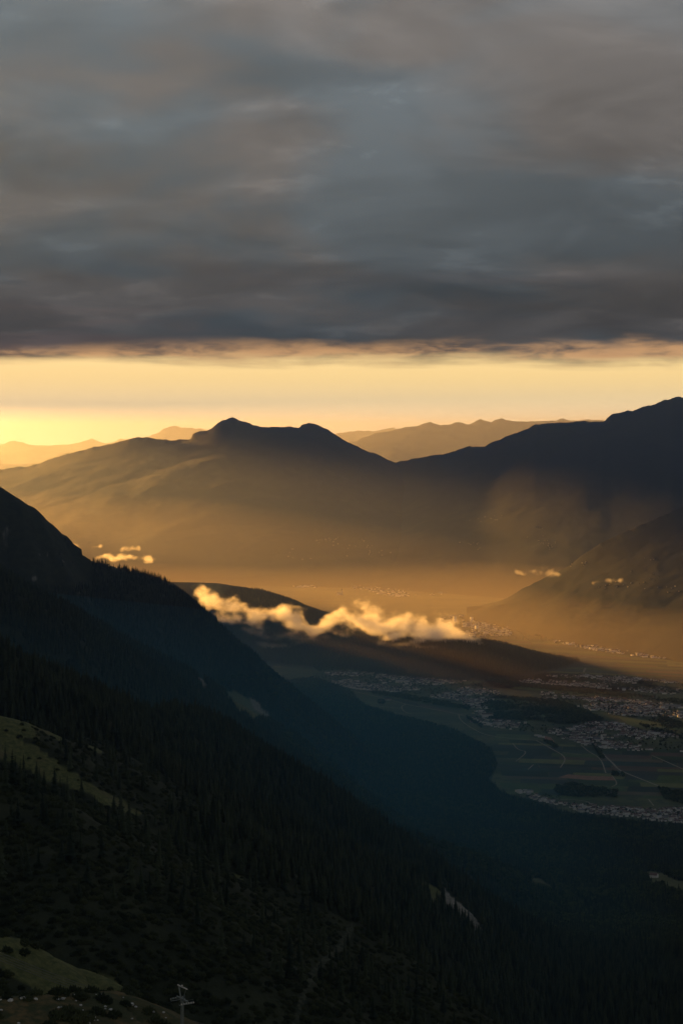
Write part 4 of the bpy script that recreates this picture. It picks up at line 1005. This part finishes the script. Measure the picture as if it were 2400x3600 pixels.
# ------------------------------------------------------------------ clouds caught on the hill and drifting in the valley
def cloud_mat(name, dens, aniso=.55):
    m = bpy.data.materials.new(name); m.use_nodes = True; t = NT(m.node_tree); t.n.clear()
    out = t.add('ShaderNodeOutputMaterial'); v = t.add('ShaderNodeVolumePrincipled')
    v.inputs['Color'].default_value = (.99, .99, .99, 1); v.inputs['Density'].default_value = dens; v.inputs['Anisotropy'].default_value = aniso
    t.link(v.outputs[0], out.inputs['Volume']); return m
def low_cloud(puffs, label, dens=.03, voxel=7.0, feat=95.0, seed=0.0, soft=1.0):
    """puffs: (pixel x, pixel y, radius in pixels, distance km)"""
    cr = random.Random(int(seed) + 40); dense = []
    for p, q in zip(puffs[:-1], puffs[1:]):                     # fill the bank between the given puffs
        n = max(1, int(math.hypot(q[0] - p[0], q[1] - p[1]) / (0.22 * (p[2] + q[2]) / 2)))
        for k in range(n):
            t = k / n; r = p[2] + (q[2] - p[2]) * t
            dense.append((p[0] + (q[0] - p[0]) * t, p[1] + (q[1] - p[1]) * t, r, p[3] + (q[3] - p[3]) * t))
    puffs = dense + [puffs[-1]]
    P = np.array([at(p[0], p[1], p[3] * K) for p in puffs]); rad = np.array([p[2] * p[3] * K / F for p in puffs])
    base = P.mean(0); d = P[-1] - P[0]; ang = math.atan2(d[1], d[0]) if len(P) > 1 else 0.0
    c, s = math.cos(-ang), math.sin(-ang); Q = P - base
    L = np.stack([c * Q[:, 0] - s * Q[:, 1], s * Q[:, 0] + c * Q[:, 1], Q[:, 2]], -1)
    me = bpy.data.meshes.new('low_cloud'); me.vertices.add(len(L)); me.vertices.foreach_set('co', L.astype(np.float32).ravel()); attr(me, 'puff', rad)
    m = cloud_mat('low_cloud', dens)
    o = link('low_cloud', me, None, label=label, category='cloud'); o.location = base; o.rotation_euler = (0, 0, ang)
    lo = (L - rad[:, None] * 1.7).min(0); hi = (L + rad[:, None] * 1.7).max(0)
    ng = bpy.data.node_groups.new('low_cloud', 'GeometryNodeTree')
    ng.interface.new_socket('Geometry', in_out='INPUT', socket_type='NodeSocketGeometry'); ng.interface.new_socket('Geometry', in_out='OUTPUT', socket_type='NodeSocketGeometry')
    N = ng.nodes; Lk = ng.links.new
    def nd(t, **k):
        n = N.new(t)
        for a, b in k.items(): setattr(n, a, b)
        return n
    gi = nd('NodeGroupInput'); go = nd('NodeGroupOutput'); pos = nd('GeometryNodeInputPosition')
    near = nd('GeometryNodeSampleNearest'); Lk(gi.outputs[0], near.inputs['Geometry']); 
    nz0 = nd('ShaderNodeTexNoise'); nz0.inputs['Scale'].default_value = 1 / (feat * 1.6); nz0.inputs['Detail'].default_value = 3
    mq = nd('ShaderNodeVectorMath', operation='MULTIPLY'); Lk(pos.outputs[0], mq.inputs[0]); mq.inputs[1].default_value = (.8, 1, 1.1)
    mp = nd('ShaderNodeVectorMath', operation='ADD'); Lk(mq.outputs[0], mp.inputs[0]); mp.inputs[1].default_value = (seed * 977.0, seed * 311.0, 0)
    Lk(mp.outputs[0], nz0.inputs['Vector'])
    wb = nd('ShaderNodeVectorMath', operation='SUBTRACT'); Lk(nz0.outputs['Color'], wb.inputs[0]); wb.inputs[1].default_value = (.5, .5, .5)
    ws = nd('ShaderNodeVectorMath', operation='SCALE'); Lk(wb.outputs[0], ws.inputs[0]); ws.inputs[3].default_value = feat * 1.1
    wp = nd('ShaderNodeVectorMath', operation='ADD'); Lk(pos.outputs[0], wp.inputs[0]); Lk(ws.outputs[0], wp.inputs[1])
    Lk(wp.outputs[0], near.inputs['Sample Position'])
    sp = nd('GeometryNodeSampleIndex', data_type='FLOAT_VECTOR'); Lk(gi.outputs[0], sp.inputs['Geometry']); Lk(near.outputs[0], sp.inputs['Index'])
    p2 = nd('GeometryNodeInputPosition'); Lk(p2.outputs[0], sp.inputs['Value'])
    sr = nd('GeometryNodeSampleIndex', data_type='FLOAT'); Lk(gi.outputs[0], sr.inputs['Geometry']); Lk(near.outputs[0], sr.inputs['Index'])
    na = nd('GeometryNodeInputNamedAttribute', data_type='FLOAT'); na.inputs['Name'].default_value = 'puff'; Lk(na.outputs[0], sr.inputs['Value'])
    ds = nd('ShaderNodeVectorMath', operation='DISTANCE'); Lk(wp.outputs[0], ds.inputs[0]); Lk(sp.outputs[0], ds.inputs[1])
    q = nd('ShaderNodeMath', operation='DIVIDE'); Lk(ds.outputs['Value'], q.inputs[0]); Lk(sr.outputs[0], q.inputs[1])
    nz = nd('ShaderNodeTexNoise'); nz.inputs['Scale'].default_value = 1 / feat; nz.inputs['Detail'].default_value = 6; nz.inputs['Roughness'].default_value = .66; Lk(mp.outputs[0], nz.inputs['Vector'])
    a1 = nd('ShaderNodeMath', operation='MULTIPLY_ADD'); Lk(nz.outputs[0], a1.inputs[0]); a1.inputs[1].default_value = 4.2; a1.inputs[2].default_value = -1.45
    sb = nd('ShaderNodeMath', operation='SUBTRACT'); Lk(a1.outputs[0], sb.inputs[0]); Lk(q.outputs[0], sb.inputs[1])
    mr = nd('ShaderNodeMapRange'); mr.interpolation_type = 'SMOOTHSTEP'; Lk(sb.outputs[0], mr.inputs[0]); mr.inputs[1].default_value = -.22 * soft; mr.inputs[2].default_value = 1.0
    vc = nd('GeometryNodeVolumeCube'); Lk(mr.outputs[0], vc.inputs['Density'])
    vc.inputs['Min'].default_value = tuple(lo); vc.inputs['Max'].default_value = tuple(hi)
    for ax, key in enumerate(('Resolution X', 'Resolution Y', 'Resolution Z')): vc.inputs[key].default_value = max(8, int((hi[ax] - lo[ax]) / voxel))
    sm = nd('GeometryNodeSetMaterial'); sm.inputs['Material'].default_value = m; Lk(vc.outputs[0], sm.inputs[0]); Lk(sm.outputs[0], go.inputs[0])
    md = o.modifiers.new('cloud', 'NODES'); md.node_group = ng
    return o
BANK = [(725,2105,34),(790,2142,32),(850,2150,28),(920,2165,30),(980,2165,27),(1040,2190,32),(1120,2205,24),(1180,2190,30),(1230,2178,40),(1290,2190,48),(1350,2200,48),(1400,2228,44),(1440,2195,38),(1480,2232,44),(1530,2220,42),(1580,2228,38),(1630,2243,28),(1682,2262,16)]
low_cloud([(x, y, r * 1.45, 12.75 - .95 * (x - 735) / 950 - .12) for x, y, r in BANK], 'long golden sunlit cloud bank draped over the wooded hill', .027, 5.0, 110, 1)
low_cloud([(860,2215,20,12.3),(950,2245,22,12.25),(1060,2232,22,12.2),(1150,2232,18,12.1),(1010,2275,16,12.1),(905,2270,16,12.2)], 'thin grey shaded wisps hanging under the left end of the cloud bank', .006, 8.0, 90, 2)
low_cloud([(1440,2268,20,11.7),(1540,2285,14,11.6),(1340,2268,18,11.8),(1570,2290,14,11.6)], 'small brown wisp below the right half of the cloud bank', .008, 8.0, 80, 3)
low_cloud([(335,1962,11,17.5),(380,1956,15,17.5),(430,1958,17,17.5),(480,1963,15,17.5),(520,1961,18,17.5),(548,1966,11,17.5)], 'flat golden cloud behind the tree-lined crest on the left', .03, 8.0, 85, 4)
low_cloud([(430,1930,10,17.8),(450,1932,10,17.8),(490,1930,8,17.8)], 'small golden puff above the flat cloud on the left', .02, 8.0, 60, 5)
low_cloud([(325,1924,7,17.8),(352,1922,9,17.8)], 'tiny golden puff left of the other small clouds', .02, 7.0, 60, 6)
low_cloud([(255,1916,9,17.0),(280,1925,8,17.0)], 'golden cloud scrap touching the rocky crest on the left', .03, 7.0, 60, 7)
low_cloud([(1815,2008,10,14.3),(1860,2010,13,14.3),(1905,2006,17,14.3),(1940,2012,16,14.3),(1968,2020,8,14.3)], 'streaked orange cloud over the dark slope on the right', .014, 7.0, 70, 8)
low_cloud([(2085,2049,8,13.6),(2098,2045,7,13.6)], 'tiny orange cloud left of the last one on the right slope', .02, 6.0, 45, 9)
low_cloud([(2128,2038,8,13.5),(2150,2041,10,13.5),(2178,2041,10,13.5)], 'small orange cloud farthest right over the dark slope', .02, 6.0, 50, 10)
low_cloud([(1703,2186,6,14.5),(1716,2193,8,14.5),(1730,2200,7,14.5)], 'slanting golden steam plume in the sunlit town', .03, 5.0, 40, 11)
low_cloud([(1806,2185,6,14.6),(1814,2191,6,14.6)], 'smaller golden steam puff right of the slanting plume', .03, 5.0, 35, 12)
# ------------------------------------------------------------------ haze
def build_haze(density):
    bm = bmesh.new(); bmesh.ops.create_cube(bm, size=1.0)
    for v in bm.verts: v.co = Vector((v.co.x * 80000, v.co.y * 84000 + 32000, -27 + (v.co.z + 0.5) * 1957))
    me = bpy.data.meshes.new('haze'); bm.to_mesh(me); bm.free()
    m = bpy.data.materials.new('haze'); m.use_nodes = True; t = NT(m.node_tree); t.n.clear()
    out = t.add('ShaderNodeOutputMaterial'); v = t.add('ShaderNodeVolumePrincipled')
    v.inputs['Color'].default_value = HAZE_COL; v.inputs['Density'].default_value = density
    v.inputs['Anisotropy'].default_value = HAZE_G
    t.link(v.outputs[0], out.inputs['Volume'])
    link('haze', me, m, kind='stuff', label='thin golden haze filling the valley air', category='haze')
HAZE_COL = (0.26, 0.42, 0.78, 1); HAZE_G = 0.76
build_haze(1.8e-5)

def build_mist(y0, y1, y2, top, density, label, right=0.3, col=None, far=1.0, sect=None):
    # a low layer of denser air lying in the valley; it thins out as a wedge towards the camera and to the right
    sect = sect or ((-9500, 1.25), (-1500, 1.1), (1500, 0.55 + .45 * right), (4500, right), (11000, right * .6))
    v = []; f = []
    for x, k in sect: v += [(x, y0, -20), (x, y0, 3), (x, y1, top * k), (x, y2, top * k * far), (x, y2, -20)]
    n = len(sect)
    for j in range(n - 1): f += [(j * 5 + i, j * 5 + 5 + i, j * 5 + 5 + (i + 1) % 5, j * 5 + (i + 1) % 5) for i in range(5)]
    f += [(0, 1, 2, 3, 4), tuple(range(n * 5 - 1, n * 5 - 6, -1))]
    me = bpy.data.meshes.new('valley_mist'); me.from_pydata(v, [], f); me.update()
    bm = bmesh.new(); bm.from_mesh(me); bmesh.ops.recalc_face_normals(bm, faces=bm.faces); bm.to_mesh(me); bm.free()
    m = bpy.data.materials.new('valley_mist'); m.use_nodes = True; t = NT(m.node_tree); t.n.clear()
    out = t.add('ShaderNodeOutputMaterial'); vol = t.add('ShaderNodeVolumePrincipled')
    vol.inputs['Color'].default_value = col or MIST_COL; vol.inputs['Density'].default_value = density; vol.inputs['Anisotropy'].default_value = 0.6
    t.link(vol.outputs[0], out.inputs['Volume'])
    link('valley_mist', me, m, kind='stuff', label=label, category='mist')
MIST_COL = (1.0, 0.83, 0.58, 1)
build_mist(9700, 11400, 24500, 190, 7.0e-5, 'densest golden mist lying low on the wide valley floor', 1.0, None, 1.0, ((-9500, 0.55), (-600, 0.7), (1100, 1.2), (3000, 1.35), (11000, 1.0)))
build_mist(9800, 15000, 25500, 620, 0.95e-5, 'golden mist filling the valley up to the lower farms', 0.1)
build_mist(12500, 17000, 70000, 1890, 0.45e-5, 'thin golden air between the far mountain ranges', 1.0, None, 1.0, ((-38000, 1), (-1500, 1), (1500, 1), (38000, 1)))
build_mist(28500, 28600, 70000, 1880, 0.5e-5, 'pale golden air in front of the most distant ranges', 1.0, None, 1.0, ((-37000, 1), (-1500, 1), (1500, 1), (37000, 1)))
build_mist(900, 2800, 9700, 1060, 5.5e-5, 'bluish shaded air lying in the near valley', 0.22, (0.07, 0.49, 0.76, 1), 0.5, ((-9500, 1.2), (-1500, 1.15), (100, 0.8), (750, 0.33), (1300, 0.004), (9000, 0.004)))
